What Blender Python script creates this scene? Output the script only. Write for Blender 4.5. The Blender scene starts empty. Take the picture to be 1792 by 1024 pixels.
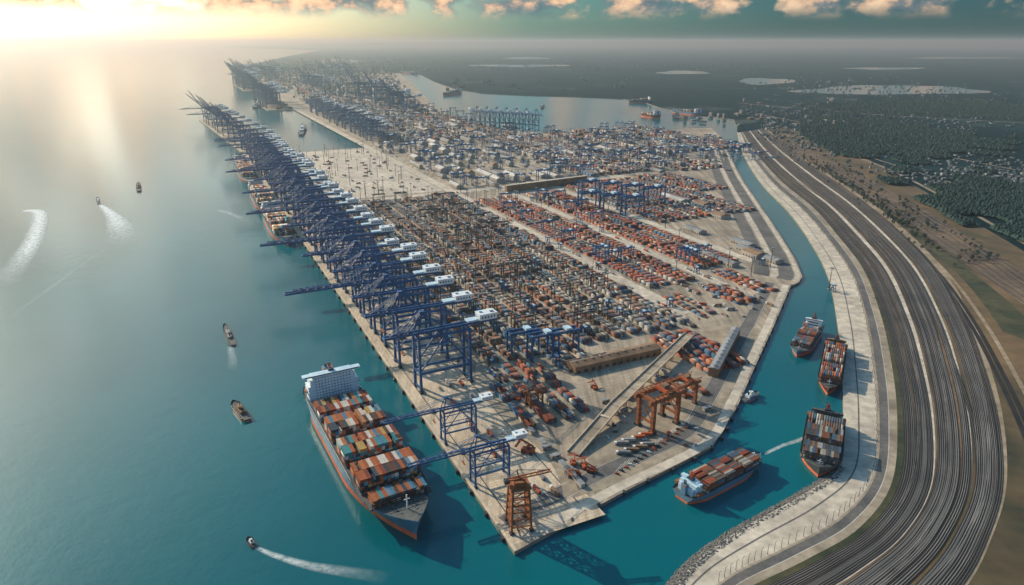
import bpy, math, random, numpy as np
from mathutils import Vector, Matrix
random.seed(7); rng=np.random.default_rng(7)
H=450.0; F=1195.0; P=math.radians(20.2); SP,CP=math.sin(P),math.cos(P)
scene=bpy.context.scene; COL=scene.collection
GZ=4.0
# ---------- survey helpers: photograph -> ground plane, and port grid (s along quay, w inland) ----------
def gp(u,v,z=GZ):
    dy=(512-v)/F; t=(H-z)/(SP-dy*CP)
    return ((u-896)/F*t,(CP+dy*SP)*t)
OX,OY=0.005*H,1.14*H
AX,AY=-0.4297,0.9029
BX,BY=0.9029,0.4297
ROT=math.atan2(BY,BX)
def pw(s,w): return (OX+(s*AX+w*BX)*H, OY+(s*AY+w*BY)*H)
def catmull(pts,n=6):
    out=[]
    for i in range(len(pts)-1):
        p0=pts[max(i-1,0)];p1=pts[i];p2=pts[i+1];p3=pts[min(i+2,len(pts)-1)]
        for k in range(n):
            t=k/n
            out.append(tuple(0.5*((2*p1[j])+(-p0[j]+p2[j])*t+(2*p0[j]-5*p1[j]+4*p2[j]-p3[j])*t*t+(-p0[j]+3*p1[j]-3*p2[j]+p3[j])*t**3) for j in range(2)))
    out.append(tuple(pts[-1])); return out
# ---------- materials ----------
def newmat(name):
    m=bpy.data.materials.new(name); m.use_nodes=True
    nt=m.node_tree; b=nt.nodes['Principled BSDF']; return m,nt,b
def pos(nt,obj=False):
    if obj:
        return nt.nodes.new('ShaderNodeTexCoord').outputs['Object']
    return nt.nodes.new('ShaderNodeNewGeometry').outputs['Position']
def noise(nt,vec,scale,detail=6,rough=.6):
    n=nt.nodes.new('ShaderNodeTexNoise'); n.inputs['Scale'].default_value=scale
    n.inputs['Detail'].default_value=detail; n.inputs['Roughness'].default_value=rough
    nt.links.new(vec,n.inputs['Vector']); return n.outputs['Fac']
def ramp(nt,fac,stops):
    r=nt.nodes.new('ShaderNodeValToRGB'); cr=r.color_ramp
    while len(cr.elements)<len(stops): cr.elements.new(0.5)
    for e,(p,c) in zip(cr.elements,stops):
        e.position=p; e.color=(*c,1) if len(c)==3 else c
    nt.links.new(fac,r.inputs['Fac']); return r.outputs['Color']
def mixc(nt,fac,a,b,mode='MIX'):
    m=nt.nodes.new('ShaderNodeMix'); m.data_type='RGBA'; m.blend_type=mode
    if isinstance(fac,(int,float)): m.inputs[0].default_value=fac
    else: nt.links.new(fac,m.inputs[0])
    for s,x in ((6,a),(7,b)):
        if isinstance(x,tuple): m.inputs[s].default_value=(*x,1)
        else: nt.links.new(x,m.inputs[s])
    return m.outputs[2]
def mat2(name,c1,c2,scale,rough=.8,bump=0,obj=False,metal=0,fine=None):
    m,nt,b=newmat(name); v=pos(nt,obj)
    f=noise(nt,v,scale)
    c=ramp(nt,f,[(.35,c1),(.65,c2)])
    if fine:
        f2=noise(nt,v,fine,4)
        c=mixc(nt,.55,c,ramp(nt,f2,[(.3,(.45,.45,.45)),(.7,(1.25,1.25,1.25))]),'MULTIPLY')
    nt.links.new(c,b.inputs['Base Color'])
    b.inputs['Roughness'].default_value=rough; b.inputs['Metallic'].default_value=metal
    return m
M={}
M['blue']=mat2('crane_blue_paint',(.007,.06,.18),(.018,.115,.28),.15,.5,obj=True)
M['bluefar']=mat2('crane_blue_far',(.02,.09,.2),(.05,.15,.28),.15,.6,obj=True)  # lighter, duller crane blue for the distant cranes and structures
M['dark']=mat2('dark_steel',(.022,.028,.036),(.045,.05,.058),.2,.6,obj=True)
M['white']=mat2('white_paint',(.68,.75,.77),(.87,.9,.9),.1,.5,obj=True)
M['paleblue']=mat2('pale_blue_paint',(.42,.62,.74),(.6,.77,.85),.1,.5,obj=True)
M['orange']=mat2('orange_paint',(.25,.075,.022),(.4,.135,.04),.12,.65,obj=True,fine=.6)
M['redor']=mat2('red_orange_paint',(.38,.07,.02),(.5,.11,.035),.1,.6,obj=True)
M['glass']=mat2('dark_glass',(.02,.04,.055),(.05,.08,.1),.3,.2,obj=True)
M['roofw']=mat2('pale_roof',(.42,.43,.41),(.64,.62,.57),.02,.7,fine=.15)
M['roofg']=mat2('grey_roof',(.2,.22,.23),(.33,.34,.34),.02,.7,fine=.15)
M['roofb']=mat2('brown_roof',(.2,.12,.065),(.34,.21,.12),.03,.8,fine=.15)
M['wall']=mat2('facade_panel',(.28,.26,.22),(.45,.41,.35),.05,.8)
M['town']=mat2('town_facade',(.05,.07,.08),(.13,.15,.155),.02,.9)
M['hull']=mat2('hull_blue_grey_paint',(.07,.18,.28),(.12,.26,.37),.05,.5,obj=True)
M['hullr']=mat2('hull_red_paint',(.1,.03,.025),(.17,.05,.035),.05,.5,obj=True)
M['boot']=mat2('antifouling_red',(.62,.12,.045),(.75,.2,.08),.06,.8,obj=True)
M['deck']=mat2('deck_green_grey',(.05,.062,.065),(.11,.12,.115),.2,.8,obj=True)
M['concrete']=mat2('quay_concrete',(.52,.43,.31),(.72,.61,.45),.012,.85,fine=.1)
M['paving']=mat2('pale_paving',(.5,.44,.35),(.7,.62,.49),.01,.85,fine=.08)
M['asphalt']=mat2('asphalt',(.1,.1,.098),(.18,.17,.155),.02,.9,fine=.2)
M['worn']=mat2('worn_tan_concrete',(.25,.205,.15),(.48,.4,.29),.015,.9,fine=.1)
M['ballast']=mat2('ballast',(.05,.035,.025),(.23,.15,.085),.006,.95,fine=.1)
M['trackbed']=mat2('track_bed',(.008,.0075,.007),(.028,.021,.016),.03,.7)
M['rail']=mat2('rail_steel',(.35,.28,.21),(.6,.5,.38),.01,.32,metal=.6)
M['soil']=mat2('dry_grass_soil',(.03,.038,.02),(.2,.125,.06),.0045,.95,fine=.035)
M['verge']=mat2('verge_grass',(.02,.036,.016),(.085,.08,.035),.01,.95,fine=.08)
M['dirt']=mat2('dirt_road',(.24,.19,.12),(.4,.31,.21),.01,.95,fine=.08)
M['rock']=mat2('rock',(.08,.085,.085),(.22,.21,.19),.3,.9)
M['line']=mat2('line_paint',(.5,.47,.4),(.7,.67,.58),.05,.7)
M['yellow']=mat2('yellow_line_paint',(.45,.32,.1),(.6,.45,.16),.05,.7)
M['foliage']=mat2('foliage',(.005,.028,.028),(.017,.052,.04),.05,.9,fine=.3)
M['bark']=mat2('bark',(.04,.03,.02),(.08,.06,.04),.5,.9)
M['quaywall']=mat2('quay_wall',(.16,.15,.12),(.3,.27,.21),.04,.9)
def port_mat():
    m,nt,b=newmat('port_ground'); v=pos(nt)
    mp=nt.nodes.new('ShaderNodeMapping'); mp.inputs['Rotation'].default_value=(0,0,-ROT); nt.links.new(v,mp.inputs['Vector'])
    f=noise(nt,v,.006,8,.65)
    c=ramp(nt,f,[(.3,(.26,.22,.17)),(.5,(.43,.365,.275)),(.7,(.62,.52,.38))])
    br=nt.nodes.new('ShaderNodeTexBrick'); br.inputs['Scale'].default_value=.035
    br.inputs['Color1'].default_value=(1,1,1,1); br.inputs['Color2'].default_value=(.8,.8,.82,1); br.inputs['Mortar'].default_value=(.6,.57,.55,1)
    br.inputs['Mortar Size'].default_value=.012; nt.links.new(mp.outputs[0],br.inputs['Vector'])
    c=mixc(nt,.8,c,br.outputs['Color'],'MULTIPLY')
    mp2=nt.nodes.new('ShaderNodeMapping'); mp2.inputs['Rotation'].default_value=(0,0,-ROT); mp2.inputs['Scale'].default_value=(.12,.006,.1); nt.links.new(v,mp2.inputs['Vector'])
    st=noise(nt,mp2.outputs[0],1.0,5,.6)
    c=mixc(nt,.8,c,ramp(nt,st,[(.35,(.5,.48,.46)),(.6,(1.15,1.13,1.1))]),'MULTIPLY')
    nt.links.new(c,b.inputs['Base Color']); b.inputs['Roughness'].default_value=.85; return m
M['port']=port_mat()
def apron_mat():
    m,nt,b=newmat('apron_slabs'); v=pos(nt)
    mp=nt.nodes.new('ShaderNodeMapping'); mp.inputs['Rotation'].default_value=(0,0,-ROT); nt.links.new(v,mp.inputs['Vector'])
    f=noise(nt,v,.012,8,.65)
    c=ramp(nt,f,[(.3,(.52,.42,.3)),(.7,(.76,.63,.46))])
    br=nt.nodes.new('ShaderNodeTexBrick'); br.inputs['Scale'].default_value=.06; br.offset=0
    br.inputs['Color1'].default_value=(1,1,1,1); br.inputs['Color2'].default_value=(.84,.84,.86,1); br.inputs['Mortar'].default_value=(.6,.57,.55,1)
    br.inputs['Mortar Size'].default_value=.014; nt.links.new(mp.outputs[0],br.inputs['Vector'])
    c=mixc(nt,.85,c,br.outputs['Color'],'MULTIPLY')
    mp2=nt.nodes.new('ShaderNodeMapping'); mp2.inputs['Rotation'].default_value=(0,0,-ROT); mp2.inputs['Scale'].default_value=(.25,.008,.1); nt.links.new(v,mp2.inputs['Vector'])
    st=noise(nt,mp2.outputs[0],1.0,6,.65)
    c=mixc(nt,.7,c,ramp(nt,st,[(.38,(.6,.58,.56)),(.55,(1.08,1.07,1.05))]),'MULTIPLY')
    nt.links.new(c,b.inputs['Base Color']); b.inputs['Roughness'].default_value=.85; return m
M['apron']=apron_mat()
def land_mat():
    m,nt,b=newmat('countryside'); v=pos(nt)
    vo=nt.nodes.new('ShaderNodeTexVoronoi'); vo.inputs['Scale'].default_value=.003; nt.links.new(v,vo.inputs['Vector'])
    sep=nt.nodes.new('ShaderNodeSeparateColor'); nt.links.new(vo.outputs['Color'],sep.inputs[0])
    fields=ramp(nt,sep.outputs[0],[(0,(.004,.025,.036)),(.45,(.007,.033,.042)),(.75,(.013,.042,.046)),(.9,(.03,.06,.06)),(1,(.08,.1,.1))])
    f=noise(nt,v,.0011,7,.6)
    forest=ramp(nt,noise(nt,v,.02,6,.7),[(.3,(.002,.015,.022)),(.7,(.007,.032,.038))])
    k=ramp(nt,f,[(.48,(1,1,1)),(.56,(0,0,0))])
    c=mixc(nt,k,fields,forest)
    sp=ramp(nt,noise(nt,v,.018,5,.8),[(.58,(0,0,0)),(.64,(1,1,1))])
    k2=ramp(nt,noise(nt,v,.0007,4,.6),[(.48,(0,0,0)),(.56,(1,1,1))])
    kk=mixc(nt,1.0,sp,k2,'MULTIPLY')
    c=mixc(nt,kk,c,(.11,.15,.17))
    nt.links.new(c,b.inputs['Base Color']); b.inputs['Roughness'].default_value=1; b.inputs['Specular IOR Level'].default_value=.05; return m
M['land']=land_mat()
def water_mat(name,c1,c2):
    m,nt,b=newmat(name); v=pos(nt)
    f=noise(nt,v,.0016,4,.5)
    c=ramp(nt,f,[(.3,c1),(.7,c2)])
    nt.links.new(c,b.inputs['Base Color']); b.inputs['Roughness'].default_value=.14; b.inputs['IOR'].default_value=1.33
    n1=noise(nt,v,.045,5,.65); n2=noise(nt,v,.25,3,.6)
    a=nt.nodes.new('ShaderNodeMath'); a.operation='MULTIPLY_ADD'; nt.links.new(n2,a.inputs[0]); a.inputs[1].default_value=.25; nt.links.new(n1,a.inputs[2])
    bn=nt.nodes.new('ShaderNodeBump'); bn.inputs['Strength'].default_value=.25; bn.inputs['Distance'].default_value=1.3
    nt.links.new(a.outputs[0],bn.inputs['Height']); nt.links.new(bn.outputs['Normal'],b.inputs['Normal']); return m
M['water']=water_mat('sea_water',(.0,.085,.11),(.0,.15,.175))
def foam_mat():
    m,nt,b=newmat('foam'); b.inputs['Base Color'].default_value=(.75,.85,.85,1); b.inputs['Roughness'].default_value=.8
    at=nt.nodes.new('ShaderNodeAttribute'); at.attribute_name='fade'
    n=noise(nt,pos(nt),.12,6,.75)
    r=ramp(nt,n,[(.3,(.15,.15,.15)),(.62,(1,1,1))])
    mm=nt.nodes.new('ShaderNodeMath'); mm.operation='MULTIPLY'; nt.links.new(r,mm.inputs[0]); nt.links.new(at.outputs['Fac'],mm.inputs[1])
    nt.links.new(mm.outputs[0],b.inputs['Alpha']); return m
M['foam']=foam_mat()
def cont_mat():
    m,nt,b=newmat('container_paint'); at=nt.nodes.new('ShaderNodeAttribute'); at.attribute_name='Col'
    f=noise(nt,pos(nt),.35,5,.7)
    c=mixc(nt,.7,at.outputs['Color'],ramp(nt,f,[(.3,(.6,.57,.55)),(.65,(1.1,1.1,1.1))]),'MULTIPLY')
    nt.links.new(c,b.inputs['Base Color']); b.inputs['Roughness'].default_value=.75; b.inputs['Specular IOR Level'].default_value=.3; return m
M['cont']=cont_mat()
# ---------- mesh builder ----------
class MB:
    def __init__(s): s.v=[];s.f=[];s.m=[];s.mats=[]
    def mi(s,m):
        if m not in s.mats: s.mats.append(m)
        return s.mats.index(m)
    def hexa(s,c,m):
        n=len(s.v); s.v+=c; k=s.mi(m)
        for q in ((0,3,2,1),(4,5,6,7),(0,1,5,4),(1,2,6,5),(2,3,7,6),(3,0,4,7)):
            s.f.append(tuple(n+i for i in q)); s.m.append(k)
    def box(s,c,d,m,rz=0,taper=1):
        x,y,z=d[0]/2,d[1]/2,d[2]/2; co,si=math.cos(rz),math.sin(rz); o=[]
        for zz,t in ((-z,1),(z,taper)):
            for xx,yy in ((-x,-y),(x,-y),(x,y),(-x,y)):
                xx*=t;yy*=t
                o.append((c[0]+xx*co-yy*si,c[1]+xx*si+yy*co,c[2]+zz))
        s.hexa(o,m)
    def beam(s,p,q,w,m,h=None):
        h=h or w; p=Vector(p);q=Vector(q); d=(q-p)
        if d.length<1e-6:return
        d.normalize(); up=Vector((0,0,1)) if abs(d.z)<.95 else Vector((0,1,0))
        r=d.cross(up).normalized(); u=r.cross(d).normalized(); o=[]
        for b in (p,q):
            for a,c in ((-1,-1),(1,-1),(1,1),(-1,1)):
                o.append(tuple(b+r*a*w/2+u*c*h/2))
        s.hexa(o,m)
    def cyl(s,c,r,h,m,n=10,r2=None):
        r2=r if r2 is None else r2; k=len(s.v); mi=s.mi(m)
        for i in range(n):
            a=2*math.pi*i/n; s.v.append((c[0]+r*math.cos(a),c[1]+r*math.sin(a),c[2]))
        for i in range(n):
            a=2*math.pi*i/n; s.v.append((c[0]+r2*math.cos(a),c[1]+r2*math.sin(a),c[2]+h))
        for i in range(n):
            j=(i+1)%n; s.f.append((k+i,k+j,k+n+j,k+n+i)); s.m.append(mi)
        s.f.append(tuple(k+n+i for i in range(n))); s.m.append(mi)
        s.f.append(tuple(k+i for i in reversed(range(n)))); s.m.append(mi)
    def prism(s,pts,z0,z1,m,mside=None):
        ar=sum(pts[i][0]*pts[(i+1)%len(pts)][1]-pts[(i+1)%len(pts)][0]*pts[i][1] for i in range(len(pts)))
        if ar<0: pts=pts[::-1]
        n=len(pts);k=len(s.v); s.v+=[(p[0],p[1],z0) for p in pts]+[(p[0],p[1],z1) for p in pts]
        s.f.append(tuple(k+n+i for i in range(n))); s.m.append(s.mi(m)); mm=s.mi(mside or m)
        for i in range(n):
            j=(i+1)%n; s.f.append((k+i,k+j,k+n+j,k+n+i)); s.m.append(mm)
    def mesh(s,name):
        me=bpy.data.meshes.new(name); me.from_pydata(s.v,[],s.f)
        for m in s.mats: me.materials.append(M[m])
        me.polygons.foreach_set('material_index',s.m); me.update(); return me
    def obj(s,name,parent=None):
        o=bpy.data.objects.new(name,s.mesh(name)); COL.objects.link(o)
        if parent: o.parent=parent
        return o
def empty(name):
    e=bpy.data.objects.new(name,None); e.empty_display_size=5; COL.objects.link(e); return e
def tag(o,label,cat,group=None):
    o['label']=label;o['category']=cat
    if group:o['group']=group
    return o
def struct(o,k='structure',label=None,cat=None):
    o['kind']=k; o['label']=label or o.name.split('.')[0].replace('_',' ')+' of the harbour landscape'; o['category']=cat or o.name.split('.')[0].replace('_',' '); return o
def place(o,x,y,z=GZ,rz=0,sc=1):
    o.location=(x,y,z);o.rotation_euler=(0,0,rz);o.scale=(sc,sc,sc) if not isinstance(sc,tuple) else sc
def dup(root,x,y,z=GZ,rz=0,sc=1,label=None,group=None,cat=None):
    n=root.copy(); COL.objects.link(n); place(n,x,y,z,rz,sc)
    for ch in list(root.children):
        c=ch.copy(); COL.objects.link(c); c.parent=n
        for g in list(ch.children):
            d=g.copy(); COL.objects.link(d); d.parent=c
    if label:n['label']=label
    if group:n['group']=group
    if cat:n['category']=cat
    return n
def sheet(name,poly,z,mat,kind='structure',skirt=None,mside=None,label=None,cat=None):
    b=MB()
    if skirt is not None: b.prism(poly,skirt,z,mat,mside)
    else:
        ar=sum(poly[i][0]*poly[(i+1)%len(poly)][1]-poly[(i+1)%len(poly)][0]*poly[i][1] for i in range(len(poly)))
        if ar<0: poly=poly[::-1]
        b.v=[(p[0],p[1],z) for p in poly]; b.f=[tuple(range(len(poly)))]; b.m=[b.mi(mat)]
    return struct(b.obj(name),kind,label,cat)
def ribbon(name,L,R,z,mat,kind='structure',label=None,cat=None,h=None):
    b=MB(); k=b.mi(mat); n=len(L)
    for l,r in zip(L,R): b.v+=[(l[0],l[1],z),(r[0],r[1],z)]
    for i in range(n-1): b.f.append((2*i,2*i+1,2*i+3,2*i+2)); b.m.append(k)
    o=b.obj(name)
    return struct(o,kind,label,cat)
def lerp(A,B,t):
    if callable(t): n=len(A); return [(a[0]+(b[0]-a[0])*t(i/(n-1)),a[1]+(b[1]-a[1])*t(i/(n-1))) for i,(a,b) in enumerate(zip(A,B))]
    return [(a[0]+(b[0]-a[0])*t,a[1]+(b[1]-a[1])*t) for a,b in zip(A,B)]
def offset(c,d):
    out=[]
    for i,p in enumerate(c):
        a=c[max(i-1,0)];b=c[min(i+1,len(c)-1)]; dx,dy=b[0]-a[0],b[1]-a[1]; l=math.hypot(dx,dy) or 1
        out.append((p[0]-dy/l*d,p[1]+dx/l*d))
    return out
# ---------- camera ----------
cam=bpy.data.cameras.new('camera'); co=bpy.data.objects.new('camera',cam); COL.objects.link(co)
cam.sensor_width=36; cam.lens=36*F/1792; cam.clip_end=900000; cam.clip_start=1
co.location=(0,0,H); co.rotation_euler=(math.pi/2-P,0,0); scene.camera=co
# ---------- light ----------
SAZ=math.radians(52); SEL=math.radians(27)
sd=Vector((-math.sin(SAZ)*math.cos(SEL),math.cos(SAZ)*math.cos(SEL),math.sin(SEL)))
sl=bpy.data.lights.new('sun','SUN'); sl.energy=5.0; sl.angle=math.radians(.5); sl.color=(1,.86,.66)
so=bpy.data.objects.new('sun',sl); COL.objects.link(so); so.rotation_euler=sd.to_track_quat('Z','Y').to_euler()
w=bpy.data.worlds.new('World'); scene.world=w; w.use_nodes=True; nt=w.node_tree
bg=nt.nodes['Background']; sky=nt.nodes.new('ShaderNodeTexSky'); sky.sky_type='NISHITA'; sky.sun_disc=False
sky.sun_elevation=SEL; sky.sun_rotation=-SAZ; sky.air_density=1.0; sky.dust_density=1.0
tc=nt.nodes.new('ShaderNodeTexCoord'); D=tc.outputs['Generated']
dp=nt.nodes.new('ShaderNodeVectorMath'); dp.operation='DOT_PRODUCT'; nt.links.new(D,dp.inputs[0]); dp.inputs[1].default_value=(-math.sin(SAZ),math.cos(SAZ),0)
sx=nt.nodes.new('ShaderNodeSeparateXYZ'); nt.links.new(D,sx.inputs[0])
tlow=ramp(nt,dp.outputs['Value'],[(0,(.075,.2,.3)),(.3,(.09,.24,.33)),(.6,(.2,.4,.47)),(.82,(.75,.8,.75)),(1,(1.35,1.2,1.0))])
thigh=ramp(nt,dp.outputs['Value'],[(0,(.42,.95,1.15)),(.6,(.42,.95,1.15)),(1,(.8,1,1))])
el=ramp(nt,sx.outputs['Z'],[(.05,(0,0,0)),(.3,(1,1,1))])
tint=mixc(nt,el,tlow,thigh)
c=mixc(nt,1.0,sky.outputs[0],tint,'MULTIPLY')
dg=nt.nodes.new('ShaderNodeVectorMath'); dg.operation='DOT_PRODUCT'; nt.links.new(D,dg.inputs[0]); dg.inputs[1].default_value=tuple(Vector((-math.sin(math.radians(47))*math.cos(math.radians(18)),math.cos(math.radians(47))*math.cos(math.radians(18)),math.sin(math.radians(18)))))
mx=nt.nodes.new('ShaderNodeMath'); mx.operation='MAXIMUM'; nt.links.new(dg.outputs['Value'],mx.inputs[0]); mx.inputs[1].default_value=0
pwn=nt.nodes.new('ShaderNodeMath'); pwn.operation='POWER'; nt.links.new(mx.outputs[0],pwn.inputs[0]); pwn.inputs[1].default_value=14
glow=mixc(nt,pwn.outputs[0],(0.,0.,0.),(17.,14.2,10.2))
c=mixc(nt,1.0,c,glow,'ADD')
mp=nt.nodes.new('ShaderNodeMapping'); mp.inputs['Scale'].default_value=(12,12,20); mp.inputs['Location'].default_value=(3.3,1.2,.4); nt.links.new(D,mp.inputs['Vector'])
cn=noise(nt,mp.outputs[0],1.0,9,.52)
band=ramp(nt,sx.outputs['Z'],[(.026,(0,0,0)),(.044,(1,1,1)),(.2,(1,1,1)),(.5,(.0,.0,.0))])
cm=ramp(nt,cn,[(.43,(0,0,0)),(.52,(1,1,1))])
ck=mixc(nt,1.0,cm,band,'MULTIPLY')
lit=ramp(nt,noise(nt,mp.outputs[0],2.0,9,.58),[(.38,(.8,1.4,1.8)),(.46,(2.0,2.2,2.3)),(.54,(6.6,4.5,3.0)),(.64,(9.0,6.4,4.2))])
lit=mixc(nt,1.0,lit,ramp(nt,dp.outputs['Value'],[(.3,(.85,.85,.85)),(1,(1.2,1.1,1.0))]),'MULTIPLY')
c=mixc(nt,ck,c,lit)
nt.links.new(c,bg.inputs['Color']); bg.inputs['Strength'].default_value=.13
# ---------- atmosphere ----------
hz=MB(); hz.box((0,20000,250),(90000,80000,600),'white'); ho=hz.obj('sky_haze'); struct(ho,'structure','thin warm sea haze over the harbour','haze')
hm=bpy.data.materials.new('haze'); hm.use_nodes=True; n=hm.node_tree; n.nodes.clear()
out=n.nodes.new('ShaderNodeOutputMaterial'); v1=n.nodes.new('ShaderNodeVolumeScatter'); v2=n.nodes.new('ShaderNodeVolumeScatter'); ad=n.nodes.new('ShaderNodeAddShader')
v1.inputs['Color'].default_value=(1,.98,.9,1); v1.inputs['Density'].default_value=3.9e-5; v1.inputs['Anisotropy'].default_value=.86
v2.inputs['Color'].default_value=(.0,.48,.7,1); v2.inputs['Density'].default_value=2.6e-5; v2.inputs['Anisotropy'].default_value=0
n.links.new(v1.outputs[0],ad.inputs[0]); n.links.new(v2.outputs[0],ad.inputs[1]); n.links.new(ad.outputs[0],out.inputs['Volume'])
ho.data.materials.clear(); ho.data.materials.append(hm)
# ---------- water and land ----------
b=MB(); b.v=[(-420000,-9000,0),(420000,-9000,0),(420000,420000,0),(-420000,420000,0)]; b.f=[(0,1,2,3)]; b.m=[b.mi('water')]
struct(b.obj('sea_water'),'structure','calm teal sea water around the port','water')
bankpx=[(1290,232),(1300,268),(1330,318),(1378,368),(1415,418),(1448,480),(1465,560),(1472,640),(1476,730),(1470,815),(1405,865),(1290,930),(1215,985),(1170,1040)]
pavpx=[(1296,232),(1312,268),(1350,318),(1405,368),(1448,418),(1490,480),(1515,560),(1528,640),(1535,730),(1528,830),(1470,905),(1370,960),(1280,1005),(1210,1060)]
roadpx=[(1300,231),(1322,266),(1364,314),(1422,362),(1466,412),(1510,470),(1541,550),(1560,635),(1570,730),(1562,840),(1506,922),(1410,980),(1312,1028),(1234,1082)]
outpx=[(1338,225),(1378,257),(1442,301),(1514,351),(1581,406),(1643,470),(1695,560),(1728,650),(1750,740),(1755,850),(1725,950),(1680,1030),(1600,1110),(1500,1190)]
G=lambda L:[gp(*p) for p in L]
bank=catmull(G(bankpx),8);pav=catmull(G(pavpx),8);road=catmull(G(roadpx),8);outr=catmull(G(outpx),8)
near_basin=G([(700,128),(735,160),(760,185),(790,207),(830,222),(945,232),(1080,236),(1200,225),(1245,224)])
wbank=G([(1262,240),(1275,264),(1287,292),(1303,320),(1332,362),(1366,412),(1394,458),(1404,484),(1398,494),(1384,500),(1352,575),(1330,622),(1290,712),(1246,782)])
qe=wbank[-1]; wbank.append((OX+(qe[0]-OX)*.5,OY+(qe[1]-OY)*.5+3))
T=[(OX,OY),pw(6.0,0),pw(9.3,-.25),pw(9.3,.08),pw(8.0,.26),pw(6.8,.4),pw(5.8,.45),pw(5.8,1.2),pw(10.2,1.2),pw(10.3,.75),pw(12.4,.75),pw(12.5,1.1),pw(15,1.15),pw(15.1,.85),pw(18,.85),pw(18.2,1.3),pw(22,1.2)]+near_basin+wbank
sheet('port_ground',T,GZ,'port',skirt=-6,mside='quaywall',label='concrete and asphalt port terminal ground with quay walls',cat='ground')
top_basin=G([(1290,222),(1284,209),(1220,200),(1160,190),(1130,180),(1090,173),(1000,169),(920,167),(840,163),(800,157),(760,143),(738,132),(718,126)])
Lp=[pw(22,1.2),gp(418,118),gp(500,99),gp(560,88),(-26000,62000),(-60000,415000),(415000,415000),(415000,-3000),(0,-3000),(.04*H,.4*H),(.2*H,.9*H)]+bank[::-1]+top_basin+[near_basin[0]]
sheet('land_ground',Lp,GZ,'land',skirt=-6,mside='quaywall',label='dark green countryside of woods and fields',cat='ground')
def blob(u0,u1,v0,v1,n=28):
    pts=[]
    for i in range(n):
        a=2*math.pi*i/n; r=1+.12*math.sin(3*a+u0)+.08*math.sin(5*a+v0)
        pts.append(gp((u0+u1)/2+(u1-u0)/2*math.cos(a)*r,(v0+v1)/2+(v1-v0)/2*math.sin(a)*r))
    return pts
for L in ((1395,1720,150,166),(1540,1740,234,256),(1290,1390,137,148),(1150,1240,124,130),(1480,1620,118,122),(880,960,100,104),(1590,1790,100,103),(560,640,104,110),(820,1000,113,117)):
    sheet('lake_water',blob(*L),GZ+.6,'water',label='pale lake lying in dark countryside',cat='lake')
def rect(s0,s1,w0,w1): return [pw(s0,w0),pw(s1,w0),pw(s1,w1),pw(s0,w1)]
for r_ in ((8.8,11.8,2.75,3.0),(13,17,2.5,3.0),(14,16.5,1.55,1.8),(17.5,21,3.6,4.4)):
    sheet('dock_water',rect(*r_),GZ+.4,'water',label='long dock basin of pale water between quays',cat='water')
sheet('quay_pavement',rect(.02,5.78,.008,.235),GZ+.05,'apron',label='wide pale concrete quay apron beside the berths',cat='pavement')
sheet('yard_pavement',rect(3.5,5.75,.3,1.12),GZ+.06,'paving',label='sandy open storage lot of pale paving',cat='pavement')
sheet('port_road',rect(.9,12,1.13,1.2),GZ+.08,'paving',label='pale straight road between container yards',cat='road')
sheet('port_road',rect(1.1,3.4,1.51,1.56),GZ+.08,'paving',label='pale straight lane between container rows',cat='road')
sheet('port_road',rect(1.3,8,1.87,1.92),GZ+.08,'paving',label='pale straight lane between container rows',cat='road')
sheet('port_road',rect(3.38,3.46,.25,2.6),GZ+.1,'paving',label='pale cross road through the terminal',cat='road')
for wv,ww in ((.036,.003),(.2,.003)):
    sheet('crane_rail',rect(.05,5.7,wv,wv+ww),GZ+.1,'dark',label='dark crane rail set in the quay apron',cat='rail')
for wv in (.06,.09,.12,.15,.225):
    sheet('road_marking',rect(.05,5.7,wv,wv+.0014),GZ+.1,'yellow' if wv in(.06,.225) else 'line',label='painted lane line along the quay apron',cat='road marking')
tipA=G([(1030,800),(1190,640),(1238,570),(1330,575),(1296,650),(1240,760),(1100,838),(1010,870)])
sheet('yard_pavement',tipA,GZ+.06,'worn',label='worn tan handling yard near the terminal tip',cat='pavement')
rc=catmull(G([(850,690),(910,745),(965,795),(992,840),(1000,870)]),8)
ribbon('port_road',offset(rc,8),offset(rc,-8),GZ+.14,'worn',label='worn curving road towards the terminal tip',cat='road')
for i in range(18):
    p=gp(1075+i*7.5,829-i*5.2); q=gp(1088+i*7.5,812-i*5.2); c_=[p,q]; ribbon('road_marking',offset(c_,.25),offset(c_,-.25),GZ+.17,'line',label='painted parking bay line on asphalt',cat='road marking')
we=catmull([(OX+14,OY+11)]+list(reversed([(p[0],p[1]) for p in wbank[9:]])),4)
ribbon('quay_kerb',offset(we,3),offset(we,15),GZ+.12,'paving',label='pale kerb strip along the canal quay',cat='kerb')
ribbon('port_road',offset(we,28),offset(we,50),GZ+.09,'asphalt',label='grey asphalt road along the canal quay',cat='road')
for d in (29,49): ribbon('road_marking',offset(we,d+.3),offset(we,d-.3),GZ+.16,'line',label='pale line along the canal quay road',cat='road marking')
wb2=catmull(list(reversed(wbank[:9])),4)
ribbon('port_road',offset(wb2,16),offset(wb2,44),GZ+.09,'asphalt',label='grey asphalt road along the canal bank',cat='road')
ribbon('port_road',offset(wb2,62),offset(wb2,92),GZ+.09,'asphalt',label='grey asphalt road along the canal bank',cat='road')
ribbon('quay_kerb',offset(wb2,4),offset(wb2,13),GZ+.13,'paving',label='pale kerb strip along the canal bank',cat='kerb')
ribbon('quay_kerb',offset(wb2,46),offset(wb2,58),GZ+.13,'paving',label='pale median between the bank roads',cat='kerb')
for a_,b_ in (((0,.004),(5.99,.004)),((6.01,.004),(9.3,-.246))):
    b=MB(); b.beam((*pw(*a_),GZ+.5),(*pw(*b_),GZ+.5),3,'concrete',1.0)
    tag(b.obj('quay_edge_wall'),'low concrete coping wall along the berth edge','wall')
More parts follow.
